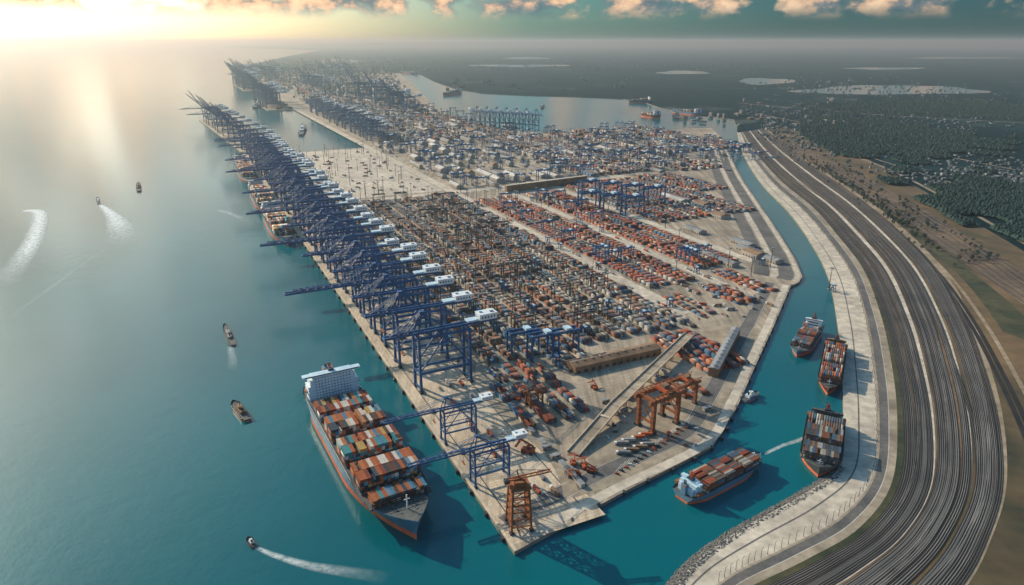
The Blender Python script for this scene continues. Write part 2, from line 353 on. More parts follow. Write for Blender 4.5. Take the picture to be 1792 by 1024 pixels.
def put(src,x,y,rz,flag,**k):
    if flag[0]: place(src,x,y,GZ,rz,k.get('sc',1)); flag[0]=False; return src
    return dup(src,x,y,GZ,rz,**k)
fb=MB(); fb.box((0,0,-1.5),(2.4,5,4),'dark'); fb.box((-1.4,0,-1.5),(.5,3.4,3),'dark')
f0=fb.obj('quay_fender'); tag(f0,'black rubber fender on the quay wall','fender','fenders along the quay wall'); fl=[True]
for i in range(60): put(f0,*pw(.05+i*.09,-.004),ROT,fl)
for i in range(2,len(we)-1):
    put(f0,we[i][0],we[i][1],0,fl)
# ---------- east ----------
ribbon('canal_pavement',bank,pav,GZ+.1,'paving',label='pale promenade paving along the canal',cat='pavement')
ribbon('bank_road',pav,road,GZ+.12,'worn',label='worn service road beside the railway',cat='road')
ribbon('bank_road',lerp(pav,road,.12),lerp(pav,road,.6),GZ+.16,'asphalt',label='grey asphalt carriageway beside the railway',cat='road')
for t in (.58,):
    c_=lerp(pav,road,t); ribbon('road_marking',offset(c_,.4),offset(c_,-.4),GZ+.2,'line',label='pale painted line on the service road',cat='road marking')
c_=lerp(bank,pav,.45); ribbon('pavement_seam',offset(c_,.8),offset(c_,-.8),GZ+.2,'asphalt',label='dark drainage seam in the promenade',cat='pavement')
ribbon('railway_ground',road,outr,GZ+.14,'ballast',label='brown ballast ground of the rail yard',cat='ground')
emb=catmull(G([(1362,219),(1425,240),(1510,275),(1610,330),(1700,385),(1792,440),(1880,500),(1940,580),(1980,680),(1990,800),(1960,930),(1920,1050),(1850,1130),(1760,1230)]),8)
ribbon('embankment_ground',outr,emb,GZ+.1,'soil',label='olive and brown dry grass embankment',cat='ground')
def track(c_,z,wd=3.2,rw=.3):
    b=MB(); k=b.mi('trackbed'); n=len(c_)
    L=offset(c_,wd);R=offset(c_,-wd)
    for l,r in zip(L,R): b.v+=[(*l,z),(*r,z)]
    for j in range(n-1): b.f.append((2*j,2*j+1,2*j+3,2*j+2)); b.m.append(k)
    k=b.mi('rail')
    for d in (1.0,-1.0):
        q=len(b.v); A=offset(c_,d+rw);B=offset(c_,d-rw)
        for l,r in zip(A,B): b.v+=[(*l,z+.35),(*r,z+.35)]
        for j in range(n-1): b.f.append((q+2*j,q+2*j+1,q+2*j+3,q+2*j+2)); b.m.append(k)
    o=b.obj('railway_track'); o['kind']='structure'; o['label']='curving steel railway track on dark ballast'; o['category']='railway track'; o['group']='tracks of the rail yard'
def sm(x,a,b_): 
    x=max(0,min(1,(x-a)/(b_-a))); return x*x*(3-2*x)
def tf(t0,t1,a=.2,b_=.8): return lambda x:t0+(t1-t0)*sm(x,a,b_)
ribbon('verge_ground',lerp(road,outr,tf(0,0)),lerp(road,outr,tf(.02,.07,.3,.7)),GZ+.2,'verge',label='thin grass verge beside the tracks',cat='verge')
ribbon('path_ground',lerp(road,outr,tf(.27,.345)),lerp(road,outr,tf(.33,.37)),GZ+.2,'paving',label='pale service path between track groups',cat='path')
ribbon('path_ground',lerp(road,outr,tf(.64,.69)),lerp(road,outr,tf(.7,.71)),GZ+.2,'paving',label='pale service path between track groups',cat='path')
ribbon('verge_ground',lerp(road,outr,tf(.7,.71)),lerp(road,outr,tf(.72,.75)),GZ+.2,'soil',label='brown earth strip between track groups',cat='verge')
ribbon('path_ground',lerp(road,outr,tf(.95,1.0)),lerp(road,outr,tf(1.06,1.03)),GZ+.2,'dirt',label='pale dirt road outside the tracks',cat='path')
R2=random.Random(21)
def grp(a0,a1,b0,b1,n):
    gaps=[R2.choice((.8,.9,1,1,1.1,1.9)) for _ in range(n)]; tot=sum(gaps); acc=0; out_=[]
    for g in gaps:
        acc+=g; f_=acc/tot; out_.append((a0+(a1-a0)*f_,b0+(b1-b0)*(f_+R2.uniform(-.02,.02)),R2.uniform(.1,.3),R2.uniform(.6,.95)))
    return out_
TR_=grp(.0,.26,.07,.335,9)+grp(.34,.635,.38,.685,10)+grp(.72,.94,.76,.99,9)
TR_+=[(.08,.255,.3,.6),(.25,.145,.5,.8),(.345,.5,.15,.4),(.59,.45,.4,.7),(.48,.6,.65,.95),(.73,.83,.3,.6),(.9,.8,.5,.9),(.26,.42,.1,.35),(.63,.77,.45,.7)]
for i,t in enumerate(TR_):
    track(lerp(road,outr,tf(*t)),GZ+.3+.012*i,R2.choice((1.4,1.7,2.0,2.4,2.8)),R2.choice((.14,.2,.28)))
B1=catmull(G([(1350,238),(1400,274),(1480,320),(1580,385),(1690,462),(1800,540),(1920,640)]),8)
B2=catmull(G([(1360,232),(1418,264),(1510,308),(1622,371),(1742,446),(1862,520),(1990,612)]),8)
ribbon('railway_ground',B1,B2,GZ+.25,'ballast',label='brown ballast strip of the branch line',cat='ground')
for t in (.08,.24,.4,.6,.76,.92): track(lerp(B1,B2,t),GZ+.7,2.6,.5)
B3=catmull(G([(1400,282),(1470,322),(1560,388),(1650,470),(1720,560),(1790,680),(1850,800)]),8)
for dd in (0,16,24): 
    c_=offset(B3,-dd); ribbon('dirt_road',offset(c_,3.2),offset(c_,-3.2),GZ+.3,'dirt' if dd==0 else 'trackbed',label='dirt service road along the embankment',cat='road')
B4=catmull(G([(1420,250),(1540,290),(1660,350),(1800,430),(1950,520)]),8)
ribbon('country_road',offset(B4,6),offset(B4,-6),GZ+.3,'dirt',label='pale country road above the railway',cat='road')
ribbon('field_ground',lerp(outr[:49],B1,.3),lerp(outr[:49],B1,.75),GZ+.22,'verge',label='green verge between the rail lines',cat='verge')
for k_,L_ in enumerate(([(1700,330),(1600,300),(1480,262),(1400,238)],[(1792,300),(1640,270),(1500,235),(1330,200)],[(1792,215),(1600,205),(1400,190),(1290,180)])):
    c_=catmull(G(L_),6); ribbon('country_road',offset(c_,4+k_*2),offset(c_,-4-k_*2),GZ+.5,'dirt',label='thin pale road crossing dark countryside',cat='road')
def rockmesh():
    V=[];Fc=[]
    lo=bank[8*9:]
    for i in range(3600):
        j=random.randrange(len(lo)-1); t=random.random(); a,b_=lo[j],lo[j+1]
        x=a[0]+(b_[0]-a[0])*t;y=a[1]+(b_[1]-a[1])*t
        d=random.uniform(-6,10); dx,dy=b_[0]-a[0],b_[1]-a[1]; l=math.hypot(dx,dy) or 1
        x+=dy/l*d; y-=dx/l*d; z=GZ*.9-max(0,d)*.5
        r=random.uniform(.8,2.0); k=len(V)
        for q in ((1,0,0),(0,1,0),(-1,0,0),(0,-1,0),(0,0,1),(0,0,-1)):
            V.append((x+q[0]*r*random.uniform(.7,1.3)+random.uniform(-.4,.4),y+q[1]*r*random.uniform(.7,1.3),z+q[2]*r*random.uniform(.5,.9)))
        for q in ((0,1,4),(1,2,4),(2,3,4),(3,0,4),(1,0,5),(2,1,5),(3,2,5),(0,3,5)): Fc.append(tuple(k+e for e in q))
    me=bpy.data.meshes.new('rock_revetment'); me.from_pydata(V,[],Fc); me.materials.append(M['rock']); o=bpy.data.objects.new('rock_revetment',me); COL.objects.link(o)
    o['kind']='stuff';o['label']='grey rock revetment along the canal shore';o['category']='rocks'
rockmesh()
b=MB(); b.cyl((0,0,0),.25,11,'dark',6,.15); b.beam((0,0,11),(2.6,0,11.4),.2,'dark'); b.box((2.8,0,11.3),(1.2,.5,.25),'white'); b.box((0,0,.3),(.8,.8,.6),'concrete')
sl_=b.obj('street_lamp'); tag(sl_,'thin steel street lamp beside the bank road','street lamp','street lamps along the service road'); fl=[True]
lc=lerp(bank,pav,.96)
for j in range(14,len(lc)-6):
    put(sl_,lc[j][0],lc[j][1],.5,fl)
# ---------- STS cranes ----------
def sts_parts(raised=False,col='blue',BL=126,ra=52):
    R=[]
    for x in (-37,36):
        for y in (-12,12):
            b=MB(); b.beam((x,y,3),(x,y*.9,80),3.4,col,3.0); b.box((x,y,1.6),(4.5,7,3),'dark')
            for k in (-2.2,2.2): b.cyl((x-1,y+k,0),1.0,1.2,'dark',8)
            R.append(('leg',b))
    b=MB()
    for y in (-11.6,11.6):
        b.beam((-37,y,28),(36,y,28),2.4,col,3); b.beam((-37,y*.96,79),(36,y*.96,79),2.4,col,3)
        b.beam((-37,y,30),(0,y*.98,77),1.7,col); b.beam((36,y,30),(0,y*.98,77),1.7,col)
        b.beam((-37,y,54),(36,y,54),1.3,col)
    for x in (-37,36):
        b.beam((x,-12,28),(x,12,28),2.4,col,3); b.beam((x,-11,79),(x,11,79),2.4,col,3); b.beam((x,-12,5),(x,12,5),1.8,col,2.4)
        b.beam((x,-12,29),(x,11,78),1.0,col)
    for k in range(7):
        b.beam((38.5,-9+(k%2)*14,6+k*10),(38.5,-9+((k+1)%2)*14,16+k*10),.8,'dark')
    R.append(('portal_frame',b))
    b=MB()
    for y in (-4,4):
        b.beam((-40,y,84),(78,y,84),1.8,col,3.4)
    for i in range(9): b.beam((-38+i*14,-4,84),(-38+i*14,4,84),1,col)
    R.append(('girder',b))
    b=MB(); hx,hz_=-40,84
    ang=math.radians(ra if raised else 0)
    def rp(x,z): return (hx-x*math.cos(ang),hz_+x*math.sin(ang)+z)
    n_=int(BL/12)
    for y in (-4,4):
        a0=rp(0,0);a1=rp(BL,0); b.beam((a0[0],y,a0[1]),(a1[0],y,a1[1]),1.6,col,3)
        a0=rp(6,4.5);a1=rp(BL-12,4.5); b.beam((a0[0],y*.6,a0[1]),(a1[0],y*.6,a1[1]),.9,col)
        for i in range(n_-1):
            p0=rp(i*12,0);p1=rp(6+i*12,4.5);p2=rp(12+i*12,0)
            b.beam((p0[0],y,p0[1]),(p1[0],y*.6,p1[1]),.6,col); b.beam((p1[0],y*.6,p1[1]),(p2[0],y,p2[1]),.6,col)
    for i in range(n_+1):
        p=rp(i*12,0); b.beam((p[0],-4,p[1]),(p[0],4,p[1]),.9,col)
    p=rp(BL,0); b.beam((p[0],-5,p[1]),(p[0],5,p[1]),2,col)
    R.append(('boom',b))
    b=MB()
    for y in (-9,9):
        b.beam((-37,y,80),(-28,y*.25,112),1.7,col); b.beam((10,y,80),(-28,y*.25,112),1.4,col)
    b.box((-28,0,112.5),(6,7,2),col); b.beam((-37,-9,80),(-37,9,80),1,col)
    R.append(('apex_frame',b))
    b=MB()
    for y in (-3.5,3.5):
        b.beam((-28,y*.6,112),(72,y,87),.6,col)
        for d in (BL*.36,BL*.86):
            q=rp(d,2) ; b.beam((-28,y*.6,112),(q[0],y,q[1]),.6,col)
    R.append(('stay_cable',b))
    b=MB(); b.box((66,0,90.5),(26,16,8),'white'); b.box((66,0,95),(27,17,1.0),'white')
    for i in range(5): b.box((57+i*4.5,-8.1,90.5),(2,.3,2.6),'glass')
    b.box((58,3,96.4),(4,4,2),'paleblue'); b.box((73,-2,96.3),(5,3,1.6),'roofg'); b.box((44,0,87.6),(16,12,2.4),'paleblue')
    R.append(('machinery_house',b))
    b=MB(); x=20 if raised else -56
    b.box((x,0,80.5),(9,9,2.2),'dark'); b.box((x+6,3,77.5),(4,3.4,4),'white'); 
    for y in (-2,2): b.beam((x,y,80),(x,y,58),.4,'dark')
    b.box((x,0,57.5),(3.4,13,1.5),'orange')
    R.append(('trolley',b))
    return R
def build_sts(raised,col,BL=126,name='ship_to_shore_crane',ra=52):
    e=empty(name)
    for n_,b in sts_parts(raised,col,BL,ra): b.obj(n_,e)
    return e
def merged(parts,name):
    b=MB()
    for n_,p in parts:
        k=len(b.v); b.v+=p.v
        mp_=[b.mi(x) for x in p.mats]
        b.f+=[tuple(k+i for i in f) for f in p.f]; b.m+=[mp_[i] for i in p.m]
    return b.obj(name)
CR=[]
for BL,lab in ((126,'tall blue ship-to-shore crane with long lowered boom and white machinery house'),(72,'tall blue ship-to-shore crane with white machinery house'),(40,'tall blue ship-to-shore crane with short lowered boom')):
    e=build_sts(False,'blue',BL); tag(e,lab,'crane','blue quay cranes along the main berth'); CR.append([e,False])
c0=CR[0][0]; cw=.12
def putcr(i,x,y,rz,sc=1):
    e,u=CR[i]
    if u: return dup(e,x,y,GZ,rz,sc)
    CR[i][1]=True; place(e,x,y,GZ,rz,sc); return e
seq=[2,2,2,0,2,2,1,0,2,1,2,0,1,2,2,0,2,1,2,0,1,2,1,0,2,1,2,1,0,1,0,0]
for i in range(32):
    x,y=pw(.79+.156*i+random.uniform(-.03,.03),cw+random.uniform(-.01,.006)); putcr(seq[i],x,y,ROT+random.uniform(-.03,.03),1 if i<3 else random.uniform(.94,1.05))
c1=build_sts(True,'blue',110,ra=58); tag(c1,'blue ship-to-shore crane with its boom raised skyward','crane','blue quay cranes with raised booms')
c2=build_sts(True,'blue',130,ra=44); tag(c2,'blue ship-to-shore crane with its boom half raised','crane','blue quay cranes with raised booms')
fl=[True];fm=[True]
for i,s in enumerate((5.85,6.2,6.6,7.0,7.4,7.8,8.2,8.6,9.05)):
    x,y=pw(s,.12-max(0,s-6)*.076)
    if i%3==1: put(c2,x,y,ROT+random.uniform(-.1,.1),fm)
    else: put(c1,x,y,ROT+random.uniform(-.1,.1),fl)
for s in (8.0,8.8):
    dup(c0,*pw(s,.12-(s-6)*.076),GZ,ROT,1)
for s,wv in ((.25,.055),(.455,.055)):
    x,y=pw(s,wv); dup(c0,x,y,GZ,ROT,(.54,.62,.52),label='small blue quay crane reaching its boom over the container ship',group='blue cranes serving the moored ship')
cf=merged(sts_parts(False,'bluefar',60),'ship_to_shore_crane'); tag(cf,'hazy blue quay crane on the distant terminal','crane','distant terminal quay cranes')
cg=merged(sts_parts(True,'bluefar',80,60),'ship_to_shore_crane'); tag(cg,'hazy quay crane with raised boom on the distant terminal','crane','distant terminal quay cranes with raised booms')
fl=[True];fg=[True]
for i in range(22):
    s=6.2+i*.17
    x,y=pw(s+random.uniform(-.05,.05),1.38+random.uniform(-.02,.02)); put(cf,x,y,ROT+random.uniform(-.1,.1),fl,sc=random.uniform(.8,1.05))
for i in range(80):
    s,wv=random.choice(((random.uniform(10.3,12.4),.88),(random.uniform(15.2,18),1.0),(random.uniform(18.5,23),1.4),(random.uniform(18.5,24),1.9),(random.uniform(9,12),2.62),(random.uniform(13,17),2.4),(random.uniform(20,25),random.uniform(2,5))))
    x,y=pw(s,wv); put(cg if i%4 else cf,x,y,ROT+random.uniform(-.3,.3),fg if i%4 else fl,sc=random.uniform(1.1,1.6))
for i in range(7):
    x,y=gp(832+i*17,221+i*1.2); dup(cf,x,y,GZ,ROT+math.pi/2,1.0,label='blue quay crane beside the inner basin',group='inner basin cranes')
# ---------- yard gantries ----------
def gantry(span,length,h,col,name,thick=1.2):
    R=[]
    for x in (-span/2,span/2):
        for y in (-length/2,length/2):
            b=MB(); b.beam((x,y,1.6),(x,y*.75,h),thick*1.4,col,thick); b.box((x,y,1),(thick*1.6,thick*3.2,2),'dark'); R.append(('leg',b))
    for y in (-length*.375,length*.375):
        b=MB(); b.beam((-span/2-3,y,h),(span/2+3,y,h),thick*1.3,col,thick*2); R.append(('girder',b))
    for x in (-span/2,span/2):
        for a_,b_,z_,t_ in ((-.5,.5,3,1),(-.375,.375,h,1),(-.44,.44,h*.45,.8)):
            b=MB(); b.beam((x,length*a_,z_),(x,length*b_,z_),thick*t_,col); R.append(('tie_beam',b))
    b=MB(); b.box((span*.15,0,h+thick*1.6),(thick*5,length*.7,thick*2.2),'paleblue' if col=='blue' else 'roofg'); b.box((span*.15,0,h-thick*2.5),(thick*2,thick*2,thick*2),'glass')
    b.beam((span*.15,0,h),(span*.15,0,h*.55),.4,'dark'); b.box((span*.15,0,h*.55),(2.2,7,1),'dark')
    R.append(('trolley',b))
    return R
rt=merged(gantry(32,12,27,'dark','g',.85),'yard_gantry_crane'); tag(rt,'dark steel yard gantry crane straddling container rows','crane','gantry cranes over the container yard')
fl=[True]
PD=(6*3.45+11)/H
for i in range(80):
    g=random.randrange(11); s=random.uniform(.85,3.35)
    x,y=pw(s,.3+g*PD+PD*.33); put(rt,x,y,ROT,fl)
rb=merged(gantry(32,13,27,'blue','g',1.1),'yard_gantry_crane'); tag(rb,'blue yard gantry crane straddling container rows','crane','blue gantry cranes over container rows')
fl=[True]
for i in range(190):
    if i<22: s,wv=random.uniform(1.3,3.1),random.choice((1.27,1.36,1.62,1.72))
    elif i<90: s,wv=random.uniform(3.5,6.1),random.uniform(2.3,4.6)
    elif i<140: s,wv=random.uniform(3.5,6.1),random.uniform(1.25,2.3)
    else: s,wv=random.uniform(6.2,13),random.uniform(1.5,3.2)
    x,y=pw(s,wv); put(rb,x,y,ROT,fl,sc=1 if i<22 else random.uniform(1,1.5))
sc_=merged(gantry(6,10,13,'blue','g',.7),'straddle_carrier'); tag(sc_,'small blue straddle carrier between container rows','carrier','straddle carriers in the yard'); fl=[True]
for i in range(50):
    if i<30: s,wv=random.uniform(.7,3.3),.3+random.randrange(11)*PD-.01
    else: s,wv=random.uniform(.8,3.3),random.choice((.24,.26,1.16,1.53,1.89))
    put(sc_,*pw(s,wv),ROT,fl)
e=empty('rail_gantry_crane')
for n_,b in gantry(60,24,50,'blue','g',2.4): b.obj(n_,e)
tag(e,'large blue rail-mounted gantry crane above the rail yard','crane','large blue rail gantries')
fl=[True]
for i in range(7):
    x,y=gp(1030+(i%4)*38,345+(i//4)*22+(i%4)*4); put(e,x,y,ROT,fl)
for u,v in ((915,618),(950,624),(985,618)):
    x,y=gp(u,v); dup(e,x,y,GZ,ROT,.75,label='blue gantry crane at the near end of the container yard',group='blue gantries at the yard end')
def ogantry():
    e=empty('orange_gantry_crane')
    for x in (-22,22):
        for y in (-13,13):
            b=MB(); b.box((x,y,22),(5,4.4,40),'orange'); b.box((x,y,1.2),(7,9,2.4),'dark')
            for z in (8,16,24,32): b.box((x,y,z),(5.5,4.9,.7),'dark')
            b.obj('leg',e)
    for y in (-13,13):
        b=MB(); b.box((0,y,45),(62,4.4,5.4),'orange')
        for i in range(9): b.beam((-28+i*7,y,47.4),(-24.5+i*7,y,52),.6,'orange'); b.beam((-24.5+i*7,y,52),(-21+i*7,y,47.4),.6,'orange'); b.box((-28+i*7,y,45),(.6,4.8,5.8),'dark')
        b.beam((-27,y,52),(35,y,52),.8,'orange'); b.obj('girder',e)
    for x in (-22,22):
        b=MB(); b.box((x,0,45.2),(4.2,21.4,4.6),'orange'); b.obj('cross_beam',e)
        b=MB(); b.box((x,0,14),(2.6,21.4,2.6),'orange'); b.beam((x,-11,15),(x,11,41),1,'orange'); b.beam((x,11,15),(x,-11,41),1,'orange'); b.obj('sill_beam',e)
    b=MB(); b.box((8,0,50),(14,20,4),'redor'); b.box((8,0,54),(9,9,4),'roofb'); b.box((12,8,41),(4,4,4),'glass'); b.beam((8,0,48),(8,0,30),.8,'dark'); b.box((8,0,29),(4,12,2),'dark'); b.obj('trolley',e)
    return e
e=ogantry(); tag(e,'heavy orange gantry crane on four thick legs','crane'); x,y=gp(1150,742); place(e,x,y,GZ,ROT+.15,.95)
x,y=gp(1192,706); dup(e,x,y,GZ,ROT+.1,.7,label='smaller orange gantry crane beside the heavy gantry')
x,y=gp(935,708); dup(e,x,y,GZ,ROT+.1,.42,label='small orange gantry straddling container stacks')
e=empty('orange_portal_crane')
for sx_ in (-1,1):
    for sy in (-1,1):
        b=MB(); b.beam((sx_*10,sy*11,0),(sx_*8,sy*8,46),2.0,'orange'); b.box((sx_*10,sy*11,.8),(4,5,1.8),'dark'); b.obj('leg',e)
b=MB()
for k in range(5):
    z0=6+k*8;z1=z0+8; q=lambda z:(10-2*z/46,11-3*z/46)
    a,c_=q(z0);d,f_=q(z1)
    for sx_ in (-1,1):
        b.beam((sx_*a,-c_,z0),(sx_*a,c_,z0),.9,'orange'); b.beam((sx_*a,-c_,z0),(sx_*d,f_,z1),.7,'orange'); b.beam((sx_*a,c_,z0),(sx_*d,-f_,z1),.7,'orange')
    for sy in (-1,1):
        b.beam((-a,sy*c_,z0),(a,sy*c_,z0),.9,'orange'); b.beam((-a,sy*c_,z0),(d,sy*f_,z1),.7,'orange')
b.obj('bracing',e)
b=MB(); b.box((0,0,47.5),(20,19,2.4),'orange'); b.box((0,-3,51.5),(11,9,5.5),'orange'); b.box((5.6,-3,52),(.3,6,2),'glass'); b.obj('slewing_cabin',e)
b=MB()
for y in (-2,2): b.beam((-14,y,54),(32,y,58),1.1,'orange')
for i in range(8): b.beam((-14+i*5.75,-2,54+i*.5),(-8.3+i*5.75,2,54.5+i*.5),.5,'orange')
b.beam((0,0,54),(-2,0,64),1.2,'orange'); b.beam((-2,0,64),(30,0,58.5),.5,'dark'); b.beam((-2,0,64),(-13,0,55),.5,'dark'); b.box((-12,0,53),(5,5,4),'dark'); b.obj('jib',e)
tag(e,'rusty orange lattice portal crane at the quay corner','crane'); x,y=pw(.072,.045); place(e,x,y,GZ,ROT-.2,1.0)
# ---------- containers ----------
PALO=[(.31,.08,.04),(.38,.12,.055),(.26,.06,.04),(.38,.16,.09),(.2,.06,.04),(.5,.4,.3),(.1,.07,.055),(.05,.13,.22),(.32,.095,.045),(.1,.12,.14),(.28,.075,.05),(.06,.11,.16),(.35,.1,.05),(.3,.09,.05),(.36,.35,.32)]
PALD=[(.13,.085,.06),(.18,.1,.06),(.09,.1,.115),(.22,.1,.06),(.15,.13,.11),(.08,.095,.11),(.28,.11,.06),(.22,.19,.15),(.06,.14,.23),(.46,.42,.34),(.15,.085,.06),(.06,.1,.13),(.28,.1,.055),(.3,.29,.26),(.24,.1,.06),(.12,.1,.09),(.38,.36,.32),(.07,.16,.26)]
PALM=PALO+PALD+[(.5,.47,.4),(.06,.18,.32),(.4,.09,.05),(.1,.2,.3),(.25,.26,.26),(.08,.16,.24)]
PALF=PALD+[(.5,.48,.42),(.6,.58,.52),(.1,.2,.32),(.3,.3,.3),(.42,.36,.28),(.3,.08,.045),(.2,.24,.28),(.55,.5,.42)]
PALS=[(.46,.12,.04),(.55,.2,.07),(.52,.25,.12),(.66,.54,.4),(.7,.67,.6),(.26,.06,.035),(.05,.08,.11),(.08,.24,.36),(.44,.13,.045),(.55,.36,.12),(.5,.15,.055),(.13,.06,.04),(.05,.06,.07),(.06,.3,.32),(.46,.15,.06),(.7,.65,.56),(.16,.28,.36)]
CONT=[]
def addc(x,y,z,l,w_,h,ang,col): CONT.append((x,y,z,l,w_,h,ang,col))
def yard(s0,s1,w0,w1,pal,tmax,fill,cl=15,cwid=3.15,ch=3.3,k=5,aisle=8.5,gapevery=11):
    a=ROT+math.pi/2; w_=w0*H
    while w_<w1*H-cwid*k:
        s=s0*H+random.uniform(0,10); n=0; rowc=[random.choice(pal) for _ in range(k)]; base=tmax-1
        while s<s1*H:
            n+=1
            if random.random()<.1: base=random.choice((tmax,tmax-1,tmax-1,max(1,tmax-2)))
            if n%gapevery==0: s+=12
            if random.random()<.14: rowc=[random.choice(pal) for _ in range(k)]
            if random.random()<.03: s+=cl; continue
            for j in range(k):
                if random.random()>fill: continue
                t=max(1,min(tmax,base+random.choice((-1,0,0,0,0,0,0,0,0)))); 
                x,y=pw(s/H,(w_+(j+.5)*(cwid+.3))/H)
                for q in range(t):
                    if q<t-2 and 0<j<k-1 and n%gapevery not in (0,gapevery-1): continue
                    col=rowc[j] if random.random()<.66 else random.choice(pal)
                    addc(x,y,GZ+.1+q*ch+ch/2,cl,cwid,ch-.12,a,col)
            s+=cl+.5
        w_+=k*(cwid+.3)+aisle
yard(.82,3.36,.3,1.12,PALD,3,.95,k=6,aisle=11)
yard(1.2,3.1,1.22,1.5,PALO,3,.97,k=6,aisle=9)
yard(1.33,3.1,1.58,1.84,PALO,3,.97,k=6,aisle=9)
yard(2.1,3.3,1.95,2.7,PALM,3,.9)
yard(2.7,3.35,2.72,3.0,PALM,3,.9)
yard(3.52,5.9,2.35,3.1,PALF,3,.92,cl=20,cwid=4.5,ch=4.5)
yard(6.0,8.7,1.7,3.0,PALF,3,.9,cl=24,cwid=6,ch=5,aisle=24)
yard(8.7,12,1.7,2.6,PALF,3,.8,cl=26,cwid=8,ch=6,aisle=30)
yard(12,20,1.9,2.4,PALF,3,.6,cl=44,cwid=14,ch=9,aisle=50)
yard(4.2,6.0,3.3,4.7,PALF,3,.9,cl=22,cwid=5,ch=5,aisle=18)
yard(3.4,4.2,3.15,3.6,PALF,3,.9,cl=20,cwid=4.5,ch=4.5,aisle=16)
yard(5.9,7.2,.26,.4,PALF,2,.9,cl=20,cwid=4.5,ch=4.5)
yard(10.4,12.3,.9,1.15,PALF,3,.8,cl=26,cwid=8,ch=6,aisle=24)
yard(.42,.66,.24,.46,PALM,3,.95,k=4,aisle=12,cl=15,gapevery=5)
yard(.46,.78,.9,1.1,PALO,3,.95,k=4,aisle=8)
yard(.36,.5,.74,.84,PALO,2,.95,k=4,aisle=8)
yard(.66,.82,.5,.64,PALD,2,.9,k=4,aisle=8)
yard(.7,.8,.28,.46,PALM,2,.9,k=4,aisle=9)
yard(.85,1.08,1.2,1.3,PALM,2,.9,k=4,aisle=8)
yard(.88,1.1,1.42,1.55,PALO,3,.9,k=5,aisle=8)
yard(.95,1.25,1.6,1.72,PALO,2,.9,k=5,aisle=8)
for i in range(36):
    s,wv=random.uniform(.68,1.15),random.uniform(.25,1.15)
    if s<.8 and .45<wv<.95: continue
    x,y=pw(s,wv); addc(x,y,GZ+1.8,15,3.2,3.3,ROT+math.pi/2+random.uniform(-.04,.04),random.choice(PALM))
# ---------- ships ----------
def ship_hull(L,B,Fb,hullm,N=30):
    b=MB(); zs=[-3,Fb*.36,Fb]
    def hb(t,lev):
        if lev==2:
            if t<.1: return .82+.18*math.sin(t/.1*math.pi/2)
            if t<.74: return 1
            q=(t-.74)/.26; return max(0,(1-q**2.3))
        s_=(.45+.55*math.sin(min(1,t/.22)*math.pi/2)) if t<.22 else 1
        if t>.6:
            q=(t-.6)/.37; s_=max(0,1-q**1.8) if q<1 else 0
        if lev==1: s_=s_*.8+.2*hb(t,2) if t<.97 else .2*hb(t,2)
        return s_
    rings=[]
    for i in range(N+1):
        t=i/N; y=-L/2+t*L; sh=Fb*.28*max(0,(t-.8)/.2)**1.6
        row=[]
        for sd_ in (-1,1):
            for lev in (0,1,2):
                yy=y if lev==2 else min(y,L/2*.965 if lev==1 else L/2*.955)
                row.append((sd_*B/2*hb(t,lev),yy,zs[lev]+(sh if lev==2 else 0)))
        row2=[row[0],row[1],row[2],(row[2][0],row[2][1],row[2][2]+1.4),row[3],row[4],row[5],(row[5][0],row[5][1],row[5][2]+1.4)]
        rings.append(len(b.v)); b.v+=row2
    kh=b.mi(hullm);kb=b.mi('boot');kd=b.mi('deck')
    for i in range(N):
        a,c_=rings[i],rings[i+1]
        for o,k in ((0,kb),(1,kh),(2,kh)):
            b.f.append((a+o,a+o+1,c_+o+1,c_+o)); b.m.append(k)
            b.f.append((a+4+o,c_+4+o,c_+5+o,a+5+o)); b.m.append(k)
        b.f.append((a+2,a+6,c_+6,c_+2)); b.m.append(kd)
    a=rings[0]
    b.f.append((a,a+4,a+5,a+1)); b.m.append(kb); b.f.append((a+1,a+5,a+6,a+2)); b.m.append(kh)
    return b
